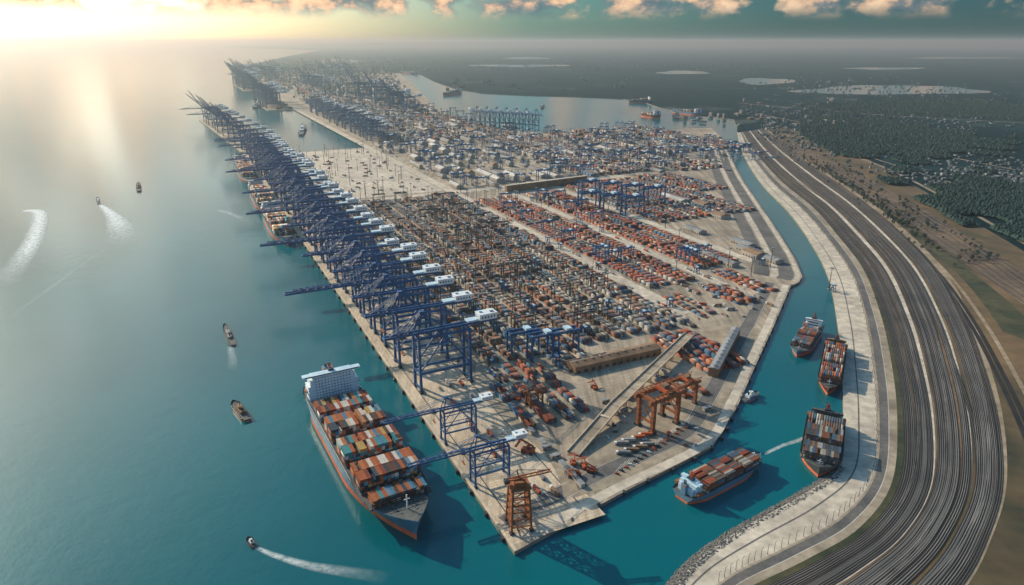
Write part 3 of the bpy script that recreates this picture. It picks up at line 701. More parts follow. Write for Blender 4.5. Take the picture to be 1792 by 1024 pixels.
def container_ship(L,B,Fb,heading,x,y,label,hullm='hull',blocks=None,cl=20,cwid=4.3,ch=4.3,tiers=4,sup=.06,supd=13,suph=None,group=None,pal=PALS,detail=True,smat=None,bw=1.0):
    e=empty('container_ship'); ship_hull(L,B,Fb,hullm).obj('hull',e)
    sy=-L/2+sup*L+supd/2; suph=suph or Fb*1.5; lv=max(3,int(suph/3.6))
    b=MB(); dz=suph/lv; sm_=smat or ('paleblue' if detail else 'white')
    for i in range(lv):
        ww=B*bw*(.88 if i<lv*.55 else .8 if i<lv*.8 else .7); b.box((0,sy,Fb+dz*(i+.5)),(ww,supd-i*.35,dz),sm_); b.box((0,sy,Fb+dz*(i+1)-.12),(ww+1.2,supd+1.0-i*.35,.3),'white' if detail else sm_)
    b.box((0,sy-supd*.6,Fb+suph*.3),(B*.6,supd*.5,suph*.6),sm_)
    for xx in (-.25,0,.25): b.box((B*xx,sy-supd*.62,Fb+suph*.66),(B*.1,supd*.3,suph*.12),sm_)
    if not detail:
        for i in range(lv): b.box((0,sy+(supd-i*.35)/2,Fb+dz*(i+.48)),(B*.6*bw,.25,dz*.3),'glass')
    so_=b.obj('superstructure',e)
    if detail:
        for i in range(lv):
            n_=12
            for j in range(n_):
                xx=-B*.33+(j+.5)*B*.66/n_
                b=MB(); b.box((xx,sy+(supd-i*.35)/2,Fb+dz*(i+.48)),(1.3,.25,dz*.34),'glass'); b.obj('window',so_)
    b=MB(); b.box((0,sy+supd*.15,Fb+suph+1.3),(B*1.02*bw,supd*.5,2.2),sm_); b.box((0,sy+supd*.15,Fb+suph+2.6),(B*.7*bw,supd*.6,.4),sm_); b.box((0,sy+supd*.41,Fb+suph+1.6),(B*.94*bw,.2,1.0),'glass')
    b.obj('bridge',e)
    b=MB(); b.box((0,sy-supd*.95,Fb+suph*.5),(B*.2,supd*.6,suph),'hull',taper=.85)
    for i in (-1,1): b.cyl((i*B*.03,sy-supd*.95,Fb+suph),B*.02,5,'dark',8)
    b.box((0,sy-supd*.95,Fb+suph*.88),(B*.185,supd*.57,suph*.12),'redor'); b.obj('funnel',e)
    b=MB(); zt=Fb+suph+3; b.beam((0,sy,zt),(0,sy,zt+11),1.1,'redor'); b.beam((-4,sy,zt+7),(4,sy,zt+7),.5,'redor'); b.beam((-2.5,sy,zt+3.5),(2.5,sy,zt+3.5),.9,'redor'); b.box((0,sy,zt+.8),(7,5,1.8),'dark'); b.obj('radar_mast',e)
    b=MB(); yy=L*.5-L*.085; 
    b.beam((0,yy,Fb),(0,yy,Fb+L*.055),1.1,'white'); b.beam((-3,yy,Fb+L*.04),(3,yy,Fb+L*.04),.6,'white')
    b.box((0,yy,Fb+1),(8,6,2),'deck'); b.obj('foremast',e)
    b=MB()
    for t0,t1,_ in blocks:
        yc=-L/2+(t0+t1)/2*L; b.box((0,yc,Fb+.8),(B*.9,(t1-t0)*L+2,1.6),'deck')
        for yy in (-L/2+t0*L-1.6,-L/2+t1*L+1.6):
            for j in range(7): xx=-B*.42+j*B*.14; b.beam((xx,yy,Fb+1.6),(xx,yy,Fb+8),.6,'dark')
            b.beam((-B*.43,yy,Fb+7),(B*.43,yy,Fb+7),.8,'dark')
    b.obj('hatch_cover',e)
    for sx_ in (-1,1):
        b=MB(); b.box((sx_*B*.465,sy-2,Fb+suph*.35),(3,8,2.6),'orange'); b.beam((sx_*B*.465,sy+2,Fb),(sx_*B*.465,sy+2,Fb+suph*.45),.6,'white'); b.obj('lifeboat',e)
    if detail:
        for sx_ in (-1,1):
            b=MB()
            for j in range(40):
                t=.12+j*.015; b.beam((sx_*B*.495,-L/2+t*L,Fb+1.4),(sx_*B*.495,-L/2+t*L,Fb+3),.25,'white')
            b.beam((sx_*B*.495,-L/2+.12*L,Fb+3),(sx_*B*.495,-L/2+.705*L,Fb+3),.3,'white')
            b.obj('railing',e)
        b=MB()
        for j in range(6):
            yy=L*.5-L*(.03+.02*j); 
            for sx_ in (-1,1): b.box((sx_*(4+j*2.0),yy,Fb+2.2),(2.2,2.2,2.6),'deck')
        b.box((0,L*.5-L*.15,Fb+1.6),(B*.5,4,3),'deck'); b.obj('mooring_winch',e)
        b=MB()
        for j in range(9):
            xx=-B*.34+j*B*.085; b.beam((xx,L*.5-L*.132,Fb),(xx,L*.5-L*.132,Fb+13-abs(j-4)*.8),.6,'dark')
        for z in (4,8,11): b.beam((-B*.34,L*.5-L*.132,Fb+z),(B*.34,L*.5-L*.132,Fb+z),.6,'dark')
        b.obj('lashing_bridge',e)
    tag(e,label,'ship',group); e.location=(x,y,0); rz=math.atan2(heading[1],heading[0])-math.pi/2; e.rotation_euler=(0,0,rz)
    cs,sn=math.cos(rz),math.sin(rz)
    for t0,t1,tr in blocks:
        nb=max(1,round((t1-t0)*L/(cl+.4))); 
        for i in range(nb):
            yc=-L/2+t0*L+(i+.5)*(t1-t0)*L/nb
            tt=(yc+L/2)/L; half=B*.46
            if tt>.74: half*=max(.3,1-((tt-.74)/.26)**2.0)
            nr=int(2*half/(cwid+.15))
            basec=random.choice(pal)
            for j in range(nr):
                xc=(j-(nr-1)/2)*(cwid+.15); tq=tr if random.random()<.92 else tr-1
                for q in range(tq):
                    if q<tq-2 and 0<j<nr-1 and 0<i<nb-1: continue
                    col=basec if random.random()<.2 else random.choice(pal)
                    addc(x+xc*cs-yc*sn,y+xc*sn+yc*cs,Fb+1.6+(q+.5)*ch,(t1-t0)*L/nb-.5,cwid,ch-.1,rz+math.pi/2,col)
    return e
ps=pw(.86,-.213);pb=pw(.115,-.168); hd=(pb[0]-ps[0],pb[1]-ps[1]); Ls=math.hypot(*hd)
container_ship(Ls,72,20,hd,(ps[0]+pb[0])/2,(ps[1]+pb[1])/2,'huge blue-grey container ship with white bridge and stacked coloured containers',
   blocks=[(.21,.305,3),(.36,.462,4),(.517,.622,4),(.677,.782,4),(.81,.865,2)],sup=.08,supd=18,suph=31,cwid=3.9,ch=4.0)
def ship_px(u0,v0,u1,v1,B,Fb,label,**k):
    a=gp(u0,v0,0);b_=gp(u1,v1,0); hd=(b_[0]-a[0],b_[1]-a[1]); L=math.hypot(*hd)
    return container_ship(L,B,Fb,hd,(a[0]+b_[0])/2,(a[1]+b_[1])/2,label,**k)
kw=dict(cl=12,cwid=2.6,ch=2.8,supd=9,group=None,detail=False,bw=.8)
ship_px(1424,578,1393,626,32,8,'grey-hulled small container ship with white bridge in the canal',blocks=[(.2,.5,3),(.53,.8,2)],suph=14,pal=PALM,**kw)
ship_px(1462,610,1447,694,32,9,'dark feeder ship loaded with brown and orange containers',blocks=[(.16,.36,4),(.38,.6,5),(.62,.86,4)],pal=PALO,suph=10,smat='roofb',hullm='hullr',**kw)
ship_px(1444,742,1430,838,44,11,'dark feeder ship stacked with containers at the canal bank',blocks=[(.17,.4,4),(.42,.64,5),(.66,.86,3)],pal=PALD,suph=12,smat='deck',hullm='deck',**kw)
ship_px(1192,876,1328,806,32,8,'blue-hulled feeder ship with white stern bridge under way',blocks=[(.2,.4,3),(.42,.64,3),(.66,.86,3)],pal=PALM+PALO,suph=11,smat='paleblue',hullm='hull',**kw)
kw2=dict(cl=20,cwid=4.3,ch=4.3,supd=14,detail=False,pal=PALS,group='container ships moored along the main quay')
for s0,s1 in ((2.55,3.3),(3.35,4.05),(4.35,5.25)):
    a=pw(s1,-.075);b_=pw(s0,-.075); container_ship((s1-s0)*H,52,16,(b_[0]-a[0],b_[1]-a[1]),(a[0]+b_[0])/2,(a[1]+b_[1])/2,'container ship moored under the quay cranes',blocks=[(.18,.33,4),(.36,.5,4),(.53,.67,4),(.7,.84,3)],suph=26,**kw2)
for u0,v0,u1,v1,B,lab,hm_ in ((1152,207,1122,203,60,'red cargo ship crossing the inner basin','hullr'),(805,163,775,168,60,'dark cargo ship in the inner basin','hull'),(1140,180,1100,180,80,'long dark cargo ship in the inner basin','hull'),(1225,203,1175,197,60,'cargo ship berthed in the inner basin','hull'),(730,130,700,128,120,'distant cargo ship at the basin head','hull')):
    ship_px(u0,v0,u1,v1,B,18,lab,blocks=[(.2,.5,2),(.53,.85,1)],suph=24,cl=24,cwid=8,ch=7,supd=14,detail=False,hullm=hm_,pal=PALD)
def boat(name,L,B,label,x,y,hd,hullm='hullr',cat='boat',cab='white'):
    e=empty(name); ship_hull(L,B,B*.28,hullm,14).obj('hull',e); f=B*.28
    b=MB(); b.box((0,-L*.05,f+B*.16),(B*.55,L*.34,B*.32),cab); b.box((0,0,f+B*.45),(B*.4,L*.16,B*.26),cab); b.box((0,L*.082,f+B*.47),(B*.36,.25,B*.12),'glass'); b.obj('wheelhouse',e)
    b=MB(); b.cyl((0,-L*.16,f+B*.3),B*.1,B*.4,'dark',8); b.obj('funnel',e)
    b=MB(); b.beam((0,-.02*L,f+B*.5),(0,-.02*L,f+B*1.2),B*.05,'dark'); b.beam((-B*.15,-.02*L,f+B),(B*.15,-.02*L,f+B),B*.04,'dark'); b.obj('mast',e)
    e.location=(x,y,0); e.rotation_euler=(0,0,math.atan2(hd[1],hd[0])-math.pi/2); return tag(e,label,cat)
def boat_px(name,u0,v0,u1,v1,B,label,**k):
    a=gp(u0,v0,0);b_=gp(u1,v1,0); return boat(name,math.hypot(b_[0]-a[0],b_[1]-a[1]),B,label,(a[0]+b_[0])/2,(a[1]+b_[1])/2,(b_[0]-a[0],b_[1]-a[1]),**k)
boat_px('patrol_boat',408,606,393,570,10,'slim grey patrol vessel heading out on open water',hullm='roofg',cab='roofg')
boat_px('tugboat',434,738,408,706,12,'dark red tugboat with brown wheelhouse on calm water',cab='roofb')
boat_px('motor_boat',446,958,434,944,6,'small red motor boat trailing a white wake')
boat_px('fishing_boat',243,336,243,322,14,'small dark red fishing boat on bright water',cab='roofb')
boat_px('motor_boat',173,358,171,347,9,'small motor boat on bright water leaving a wake',hullm='hull')
boat_px('tugboat',1300,704,1325,690,12,'dark harbour tug with mast beside the canal quay',hullm='hull')
boat_px('tugboat',526,238,534,222,30,'work barge with tower in the inlet',hullm='hull')
boat_px('tugboat',948,190,950,184,30,'tug crossing the inner basin water',hullm='hull')
boat_px('tugboat',445,190,452,183,40,'tug near the outer pier head',hullm='hull')
def wake(pts,w0,w1,a0,a1,label):
    c_=catmull([gp(u,v,0) for u,v in pts],8); n=len(c_); me=bpy.data.meshes.new('wake_foam'); V=[];Fc=[];fade=[]
    K=8
    for i in range(n):
        t=i/(n-1); wd=w0+(w1-w0)*t; al=a0+(a1-a0)*t
        a=c_[max(i-1,0)];b_=c_[min(i+1,n-1)]; dx,dy=b_[0]-a[0],b_[1]-a[1]; l=math.hypot(dx,dy) or 1
        for j in range(K+1):
            q=j/K*2-1; V.append((c_[i][0]-dy/l*wd*q,c_[i][1]+dx/l*wd*q,.25)); fade.append(al*(1-q*q)*min(1,3*(1-t))*min(1,8*t+.2))
    for i in range(n-1):
        for j in range(K): Fc.append((i*(K+1)+j,i*(K+1)+j+1,(i+1)*(K+1)+j+1,(i+1)*(K+1)+j))
    me.from_pydata(V,[],Fc); at=me.attributes.new('fade','FLOAT','POINT'); at.data.foreach_set('value',fade); me.materials.append(M['foam'])
    o=bpy.data.objects.new('wake_foam',me); COL.objects.link(o); o['kind']='stuff'; o['label']=label; o['category']='wake'
wake([(446,957),(480,972),(540,990),(600,1000),(680,1012)],2,9,1.0,.3,'white foam wake behind a small boat')
wake([(173,357),(192,372),(207,392),(213,430)],5,48,1.5,1.0,'wide pale wake fanning over bright water')
wake([(35,370),(68,372),(62,410),(40,450),(0,505)],18,30,1.4,1.0,'looping pale wake on bright water')
wake([(1338,795),(1370,780),(1410,766),(1470,735)],2.5,5,.9,.3,'foam wake behind the feeder ship')
wake([(403,606),(406,625),(408,650)],5,9,.6,.1,'short wake behind the patrol vessel')
wake([(380,368),(405,375),(432,388)],10,14,.6,.4,'faint curved wake on bright water')
wake([(215,415),(150,460),(80,510),(0,570)],3,8,.35,.2,'thin wake line on calm water')
# ---------- ramp, buildings ----------
a=Vector((*gp(1003,796),0));c_=Vector((*gp(1205,598),0)); d=(c_-a); L=d.length; ang=math.atan2(d.y,d.x)
e=empty('elevated_ramp')
b=MB(); N=14
for i in range(N):
    z0=1+11*min(1,i/4);z1=1+11*min(1,(i+1)/4); b.beam((i*L/N,0,z0),((i+1)*L/N,0,z1),15,'worn',1.6)
    b.beam((i*L/N+2,0,z0+.9),((i+.6)*L/N+2,0,z0+(z1-z0)*.6+.9),.6,'line',.1)
    b.box(((i+.02)*L/N,0,z0+.5),(.8,14.4,.8),'dark')
b.obj('road_deck',e)
for y in (-7.6,7.6):
    b=MB()
    for i in range(N):
        z0=1+11*min(1,i/4);z1=1+11*min(1,(i+1)/4)
        b.beam((i*L/N,y,z0+1.4),((i+1)*L/N,y,z1+1.4),1.0,'concrete',2.2)
    b.obj('parapet',e)
for i in range(3,N):
    b=MB(); b.box((i*L/N,0,5.4),(3,9,10.5),'concrete'); b.box((i*L/N,0,10.6),(3.6,13,1.2),'concrete'); b.obj('pier',e)
tag(e,'pale elevated concrete ramp on piers crossing the yard','ramp'); place(e,a.x,a.y,GZ,ang)
def warehouse(l,w_,h,roof,wall,name='warehouse'):
    e=empty(name)
    b=MB(); b.box((0,0,h/2),(l,w_,h),wall)
    for j in range(int(l/12)):
        for sy_ in (-1,1): b.box((-l/2+6+j*12,sy_*(w_/2),3),(5,.5,5),'dark')
    b.obj('wall',e)
    b=MB(); n_=max(1,int(w_/30)); ww=w_/n_
    for i in range(n_):
        y0=-w_/2+i*ww; k=len(b.v); o=.5; rz=h+ww*.13
        b.v+=[(-l/2-o,y0,h+.05),(l/2+o,y0,h+.05),(l/2+o,y0+ww/2,rz),(-l/2-o,y0+ww/2,rz),(-l/2-o,y0+ww,h+.05),(l/2+o,y0+ww,h+.05)]
        m_=b.mi(roof); b.f+=[(k,k+1,k+2,k+3),(k+3,k+2,k+5,k+4),(k,k+3,k+4),(k+1,k+5,k+2)]; b.m+=[m_]*4
        for j in range(int(l/14)): b.box((-l/2+7+j*14,y0+ww/2,rz+.3),(3,ww*.2,1.0),'roofg')
    b.obj('roof',e)
    return e
x,y=gp(1075,632); e=warehouse(150,26,11,'roofb','roofb'); tag(e,'long brown-roofed transit shed at the yard end','building'); place(e,x,y,GZ,math.atan2(gp(1160,603)[1]-gp(995,640)[1],gp(1160,603)[0]-gp(995,640)[0]))
e=warehouse(165,14,13,'roofg','roofb'); a1=gp(1243,668);a2=gp(1290,580); tag(e,'narrow dark brown storage building beside stacked containers','building'); place(e,(a1[0]+a2[0])/2,(a1[1]+a2[1])/2,GZ,math.atan2(a2[1]-a1[1],a2[0]-a1[0]))
WH=[warehouse(150,50,13,'roofw','wall'),warehouse(90,36,11,'roofg','wall'),warehouse(160,28,12,'roofg','wall'),warehouse(64,48,14,'roofb','wall')]
labs=['long white-roofed warehouse in the port','grey-roofed warehouse in the port','long narrow grey-roofed transit shed','brown-roofed square port depot building']
for e,l in zip(WH,labs): tag(e,l,'building','port warehouses')
used=[False]*4
def putw(i,x,y,rz,sc=1):
    if used[i]: return dup(WH[i],x,y,GZ,rz,sc)
    used[i]=True; place(WH[i],x,y,GZ,rz,sc); return WH[i]
a90=ROT+math.pi/2
for s in np.arange(3.62,6.0,.3):
    for wv,i in ((1.27,2),(1.38,0),(1.5,2),(1.61,2),(1.72,0),(1.83,1),(1.98,1),(2.08,2),(2.2,3)):
        if random.random()<.7: x,y=pw(s+random.uniform(-.07,.07),wv+random.uniform(-.02,.02)); putw(i if random.random()<.4 else random.randrange(4),x,y,a90,(random.uniform(.35,.9),random.uniform(.45,.8),random.uniform(.6,1.4)))
for i in range(120):
    s=random.uniform(6.2,21); wv=random.uniform(1.5,3.2)+max(0,(s-11))*.2
    x,y=pw(s,wv); putw(random.randrange(4),x,y,a90 if random.random()<.8 else ROT,random.uniform(.7,1.3))
for u,v,i in ((1300,428,1),(1320,448,3),(1345,455,1),(1010,395,1),(1230,360,3),(1180,350,0),(1215,405,1),(1260,380,3),(1105,330,2),(1000,270,0),(1060,262,0),(1120,255,2),(1000,250,3),(1160,270,0),(1150,300,1),(870,258,0),(900,245,0),(960,262,2),(1255,455,2),(1310,440,1)):
    x,y=gp(u,v); putw(i,x,y,a90,.7)
b=MB(); b.box((0,0,2.2),(12,5,4.4),'wall'); b.box((0,0,4.6),(12.6,5.6,.4),'roofg'); b.box((-3,-2.55,1.6),(1.4,.2,3),'dark'); b.box((2,-2.55,2.6),(4,.2,1.4),'glass')
cb=b.obj('site_cabin'); tag(cb,'small flat-roofed port site cabin','building','site cabins in the yard'); fl=[True]
for i in range(30):
    s,wv=random.choice(((random.uniform(.1,.4),.24),(random.uniform(.25,.8),random.uniform(.48,.8)),(random.uniform(.8,1.15),random.uniform(1.25,1.8))))
    x,y=pw(s,wv); put(cb,x,y,ROT+random.choice((0,1.57)),fl)
def block(l,w_,h,m1,name='office_building'):
    b=MB(); b.box((0,0,h/2),(l,w_,h),m1); b.box((0,0,h+.6),(l*.98,w_*.98,1.2),'roofg' if m1!='town' else 'town'); b.box((l*.2,0,h+3),(l*.2,w_*.4,4),m1)
    for f in range(int(h/4)):
        for sx_ in (-1,1): b.box((sx_*(l/2),0,f*4+2.4),(.4,w_*.9,1.6),'glass')
        for sy_ in (-1,1): b.box((0,sy_*(w_/2),f*4+2.4),(l*.9,.4,1.6),'glass')
    return b.obj(name)
CB=[block(30,16,22,'wall'),block(40,20,11,'roofg'),block(18,16,30,'wall'),block(50,30,9,'roofb')]
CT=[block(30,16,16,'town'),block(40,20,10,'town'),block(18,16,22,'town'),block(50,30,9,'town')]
for o,l in zip(CB,('mid-rise concrete office building','low grey flat-roofed building','slim concrete tower block','low brown industrial building')): tag(o,l,'building','port office buildings')
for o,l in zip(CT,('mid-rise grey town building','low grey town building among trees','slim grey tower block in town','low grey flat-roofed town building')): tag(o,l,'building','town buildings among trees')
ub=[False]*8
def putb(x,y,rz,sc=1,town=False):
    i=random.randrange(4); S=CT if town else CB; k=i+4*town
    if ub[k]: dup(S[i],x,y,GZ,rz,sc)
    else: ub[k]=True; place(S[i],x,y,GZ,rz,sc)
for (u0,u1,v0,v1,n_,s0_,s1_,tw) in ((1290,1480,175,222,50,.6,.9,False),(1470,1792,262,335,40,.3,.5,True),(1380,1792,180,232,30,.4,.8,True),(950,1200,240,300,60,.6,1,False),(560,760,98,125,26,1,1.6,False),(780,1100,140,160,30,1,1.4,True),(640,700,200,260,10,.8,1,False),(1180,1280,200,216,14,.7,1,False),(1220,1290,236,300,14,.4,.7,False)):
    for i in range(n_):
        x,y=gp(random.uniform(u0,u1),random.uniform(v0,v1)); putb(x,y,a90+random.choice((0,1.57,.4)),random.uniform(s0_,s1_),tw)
b=MB()
cl_=[(random.uniform(1250,1800),random.uniform(140,330)) for _ in range(30)]+[(random.uniform(560,1250),random.uniform(96,160)) for _ in range(26)]
for i in range(3200):
    cu,cv=random.choice(cl_); u,v=random.gauss(cu,50),random.gauss(cv,10)
    if v>175+(u-1250)*.30+40 and u>1290: continue
    if u>1290 and v>332 or v<84: continue
    if 690<u<1290 and 124<v<240: continue
    if v>205 and u<1330: continue
    if v>165 and u<1290: continue
    x,y=gp(u,v); s_=random.uniform(5,11)*(1+max(0,(200-v))/80); h_=random.uniform(4,8)*(1+max(0,(170-v))/60); r_=random.choice((0,1.57,.5,.9))
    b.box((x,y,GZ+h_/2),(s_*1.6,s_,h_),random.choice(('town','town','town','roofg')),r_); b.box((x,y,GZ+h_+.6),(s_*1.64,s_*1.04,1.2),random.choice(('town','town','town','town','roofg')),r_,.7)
o=b.obj('town_houses'); o['kind']='stuff'; o['label']='scattered small houses of distant towns and villages'; o['category']='houses'
b=MB()
for i in range(3600):
    if i<900: s=random.uniform(3.55,6.1); wv=random.uniform(1.25,4.6); k_=.55
    else: s=6+19*random.random()**1.1; wv=random.uniform(1.45,3.0)+max(0,s-9)*.24*random.random(); k_=.6+s/14
    x,y=pw(s,wv)
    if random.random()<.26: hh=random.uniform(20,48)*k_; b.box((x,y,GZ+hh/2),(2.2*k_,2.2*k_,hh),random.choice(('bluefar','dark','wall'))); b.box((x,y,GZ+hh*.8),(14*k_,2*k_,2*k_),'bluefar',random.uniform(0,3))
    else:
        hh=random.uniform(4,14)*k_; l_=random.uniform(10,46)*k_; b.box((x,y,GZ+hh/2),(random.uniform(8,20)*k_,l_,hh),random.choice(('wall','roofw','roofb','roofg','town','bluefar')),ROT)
for i in range(500):
    u=random.uniform(430,690); v=random.uniform(96,124); x,y=gp(u,v); hh=random.uniform(10,70)
    if v<118-(u-430)*.13: continue
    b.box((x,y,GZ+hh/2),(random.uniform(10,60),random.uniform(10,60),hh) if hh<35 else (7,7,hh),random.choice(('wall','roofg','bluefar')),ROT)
o=b.obj('harbour_structures'); o['kind']='stuff'; o['label']='hazy mass of distant harbour sheds and masts'; o['category']='harbour buildings'
b=MB(); b.cyl((0,0,0),18,15,'white',24); b.cyl((0,0,15),18,2.5,'roofw',24,2); b.beam((18.5,0,0),(18.5,0,15),.8,'dark')
tk=b.obj('storage_tank'); tag(tk,'white cylindrical oil storage tank','tank','storage tanks'); fl=[True]
for i in range(26):
    x,y=gp(random.choice((1000,1180,1120))+random.uniform(-30,30),random.uniform(240,262)); put(tk,x,y,0,fl,sc=.7)
b=MB(); b.cyl((0,0,0),.9,42,'dark',8,.4); b.box((0,0,42.5),(6,6,1.2),'roofg'); b.box((0,0,.6),(3,3,1.2),'concrete')
for i in range(4): b.box((3.4*math.cos(i*1.57),3.4*math.sin(i*1.57),41.8),(1.2,1.2,.8),'glass')
lm=b.obj('floodlight_mast'); tag(lm,'tall steel floodlight mast in the terminal','light mast','floodlight masts'); fl=[True]
for i in range(290):
    if i<100: s,wv=random.uniform(.85,3.4),random.choice([.3+PD*(k+.85) for k in range(11)]+[1.21,1.38,1.55,1.72,1.9])
    elif i<165: s,wv=random.uniform(3.5,5.75),random.uniform(.3,1.12)
    else: s,wv=random.uniform(3.6,14),random.uniform(1.45,3)
    x,y=pw(s,wv); put(lm,x,y,ROT,fl)
# ---------- vehicles ----------
def truck(colr):
    e=empty('container_truck')
    b=MB(); b.box((0,7.6,2.4),(2.8,2.6,3),'white'); b.box((0,8.95,2.9),(2.5,.12,1.1),'glass'); b.box((0,6.3,1.0),(2.2,3,.5),'dark'); b.obj('cab',e)
    b=MB(); b.box((0,-1,1.2),(2.6,15,.5),'dark'); b.obj('trailer',e)
    b=MB(); b.box((0,-1,3.1),(2.7,13.6,3),colr); b.obj('cargo_box',e)
    for yy in (7.4,4.5,-5,-6.6):
        for sx_ in (-1,1):
            b=MB(); k=len(b.v); n_=10; mi=b.mi('dark')
            for q in (0,.5):
                for i in range(n_): a=2*math.pi*i/n_; b.v.append((sx_*(1.0+q),yy+.6*math.cos(a),.6+.6*math.sin(a)))
            for i in range(n_): j=(i+1)%n_; b.f.append((k+i,k+j,k+n_+j,k+n_+i)); b.m.append(mi)
            b.f.append(tuple(k+n_+i for i in range(n_))); b.m.append(mi)
            b.obj('wheel',e)
    return e
TR=[truck('redor'),truck('roofb'),truck('roofg')]
for e,l in zip(TR,('white-cabbed truck hauling an orange container','truck hauling a brown container','truck hauling a grey container')): tag(e,l,'truck','container trucks in the terminal')
spots=[]
for i in range(8): spots.append((*gp(1088+(i%4)*14+(i//4)*5+random.uniform(-2,2),778+(i%4)*-5+(i//4)*17),1.2+random.uniform(-.15,.15),random.randrange(3)))
for i in range(14): spots.append((*pw(random.uniform(.1,.75),random.choice((.105,.135,.17))),0,random.randrange(3)))
for i in range(40): spots.append((*pw(random.uniform(.8,3.4),random.choice((1.15,1.18,1.53,.22))),0,random.randrange(3)))
for i in range(60): spots.append((*pw(random.uniform(3.55,5.6),random.uniform(.35,1.1)),random.uniform(-1.5,1.5),random.randrange(3)))
for i in range(14): spots.append((*gp(1180+random.uniform(0,120),515+random.uniform(-15,30)),random.uniform(0,2),random.randrange(3)))
ut=[False]*3
for x,y,r,i in spots:
    if ut[i]: dup(TR[i],x,y,GZ+.1,ROT+r,1.0)
    else: ut[i]=True; place(TR[i],x,y,GZ+.1,ROT+r,1.0)
def car(cm):
    b=MB(); b.box((0,0,.75),(1.9,4.6,.7),cm); b.box((0,-.2,1.35),(1.7,2.4,.6),'glass',taper=.82); b.box((0,-.2,1.68),(1.3,1.7,.08),cm)
    for sx_ in (-1,1):
        for yy in (-1.5,1.5): b.box((sx_*.85,yy,.35),(.3,.7,.7),'dark')
    return b.obj('parked_car')
CA=[car('white'),car('dark'),car('redor')]; uc=[False]*3
for o,l in zip(CA,('white car parked in the port yard','dark car parked in the port yard','red car parked in the port yard')): tag(o,l,'car','cars parked in the port yard')
for i in range(60):
    k=random.randrange(3)
    if i<24: p=gp(1080+(i%17)*8,830-(i%17)*5.4); r=.9
    elif i<40: p=gp(random.uniform(1060,1220),random.uniform(740,785)); r=random.uniform(0,3)
    else: p=gp(random.uniform(1210,1330),random.uniform(480,560)); r=random.choice((0,1.57))
    if uc[k]: dup(CA[k],*p,GZ+.1,r,1.2)
    else: uc[k]=True; place(CA[k],*p,GZ+.1,r,1.2)
def stacker():
    e=empty('reach_stacker')
    b=MB(); b.box((0,0,2.4),(5,10,2.6),'redor'); b.box((0,-4,4),(4.6,3,1.4),'redor'); b.obj('chassis',e)
    b=MB(); b.box((0,-.5,4.9),(2.2,2.4,2.4),'glass'); b.box((0,-.5,6.2),(2.4,2.6,.3),'redor'); b.obj('cab',e)
    b=MB(); b.beam((1.6,-4,5.2),(1.6,8,10),1.1,'redor'); b.beam((1.6,8,10),(1.6,8,7),.7,'dark'); b.box((0,8,6.8),(12,1.8,.9),'redor'); b.obj('boom',e)
    for sx_ in (-1,1):
        for yy in (-3.4,3.2):
            b=MB(); b.beam((sx_*2.2,yy,1.3),(sx_*3.3,yy,1.3),2.4,'dark'); b.obj('wheel',e)
    return e
rs=stacker(); tag(rs,'orange-red reach stacker parked on the apron','loader'); x,y=gp(924,792); place(rs,x,y,GZ+.1,1.2,1.5)
for u,v,r in ((1022,818,.3),(1035,826,1.2),(1008,834,2),(1003,812,0),(920,690,.4),(905,700,.9),(1040,680,.5)):
    x,y=gp(u,v); dup(rs,x,y,GZ+.1,r,1.0,label='orange-red reach stacker working in the yard',group='reach stackers in the yard')
b=MB(); a=gp(885,336);c_=gp(1025,318); b.beam((*a,GZ+10),(*c_,GZ+10),14,'roofb',20); b.beam((*a,GZ+20.6),(*c_,GZ+20.6),15,'paving',1); tag(b.obj('yard_wall'),'long dark brown wall building at the yard end','wall')
# ---------- containers output ----------
CX=np.array([[c[0],c[1],c[2]] for c in CONT]); dist=np.hypot(np.hypot(CX[:,0],CX[:,1]),CX[:,2]-H)
top={}
for i,c in enumerate(CONT):
    k=(round(c[0],0),round(c[1],0))
    if k not in top or CONT[top[k]][2]<c[2]: top[k]=i
exposed=set(top.values())
score=dist.copy(); 
for i in range(len(CONT)):
    if i not in exposed: score[i]+=260
order=np.argsort(score); ind=set(order[:298].tolist())
def setcol(me,cols):
    at=me.color_attributes.new('Col','FLOAT_COLOR','CORNER'); at.data.foreach_set('color',cols)
def one_container(l,w_,h):
    b=MB(); b.box((0,0,0),(l-.3,w_-.3,h-.3),'cont')
    for sy_ in (-1,1):
        for sz in (-1,1): b.beam((-l/2,sy_*(w_/2-.15),sz*(h/2-.15)),(l/2,sy_*(w_/2-.15),sz*(h/2-.15)),.3,'cont')
        for sx_ in (-1,1): b.box((sx_*(l/2-.2),sy_*(w_/2-.22),0),(.5,.5,h),'cont')
        n_=int(l/1.4)
        for i in range(n_): b.box((-l/2+.9+i*(l-1.8)/n_,sy_*(w_/2-.1),0),(.5,.22,h-.7),'cont')
    n_=int(l/1.6)
    for i in range(n_): b.box((-l/2+1+i*(l-2)/n_,0,h/2-.1),(.5,w_-.8,.2),'cont')
    for y in (-.8,-.3,.3,.8): b.box((l/2-.08,y*w_*.4,0),(.2,.14,h-.6),'cont')
    return b
cache={}
for i in sorted(ind):
    x,y,z,l,w_,h,a,col=CONT[i]
    k=(round(l),round(w_,1),round(h,1),col)
    if k not in cache:
        me=one_container(l,w_,h).mesh('shipping_container'); nl=len(me.loops); setcol(me,np.tile(np.array([*col,1.0]),nl)); cache[k]=me
    o=bpy.data.objects.new('shipping_container',cache[k]); COL.objects.link(o); o.location=(x,y,z); o.rotation_euler=(0,0,a)
    r,g,b_=col; nm='dark' if max(col)<.17 else 'pale' if min(col)>.28 else 'rust red' if r>2*g and r<.4 else 'orange' if r>1.6*g else 'blue'
    o['label']=f'{nm} corrugated steel shipping container in a stack'; o['category']='container'; o['group']='stacked shipping containers'
rest=[c for i,c in enumerate(CONT) if i not in ind]
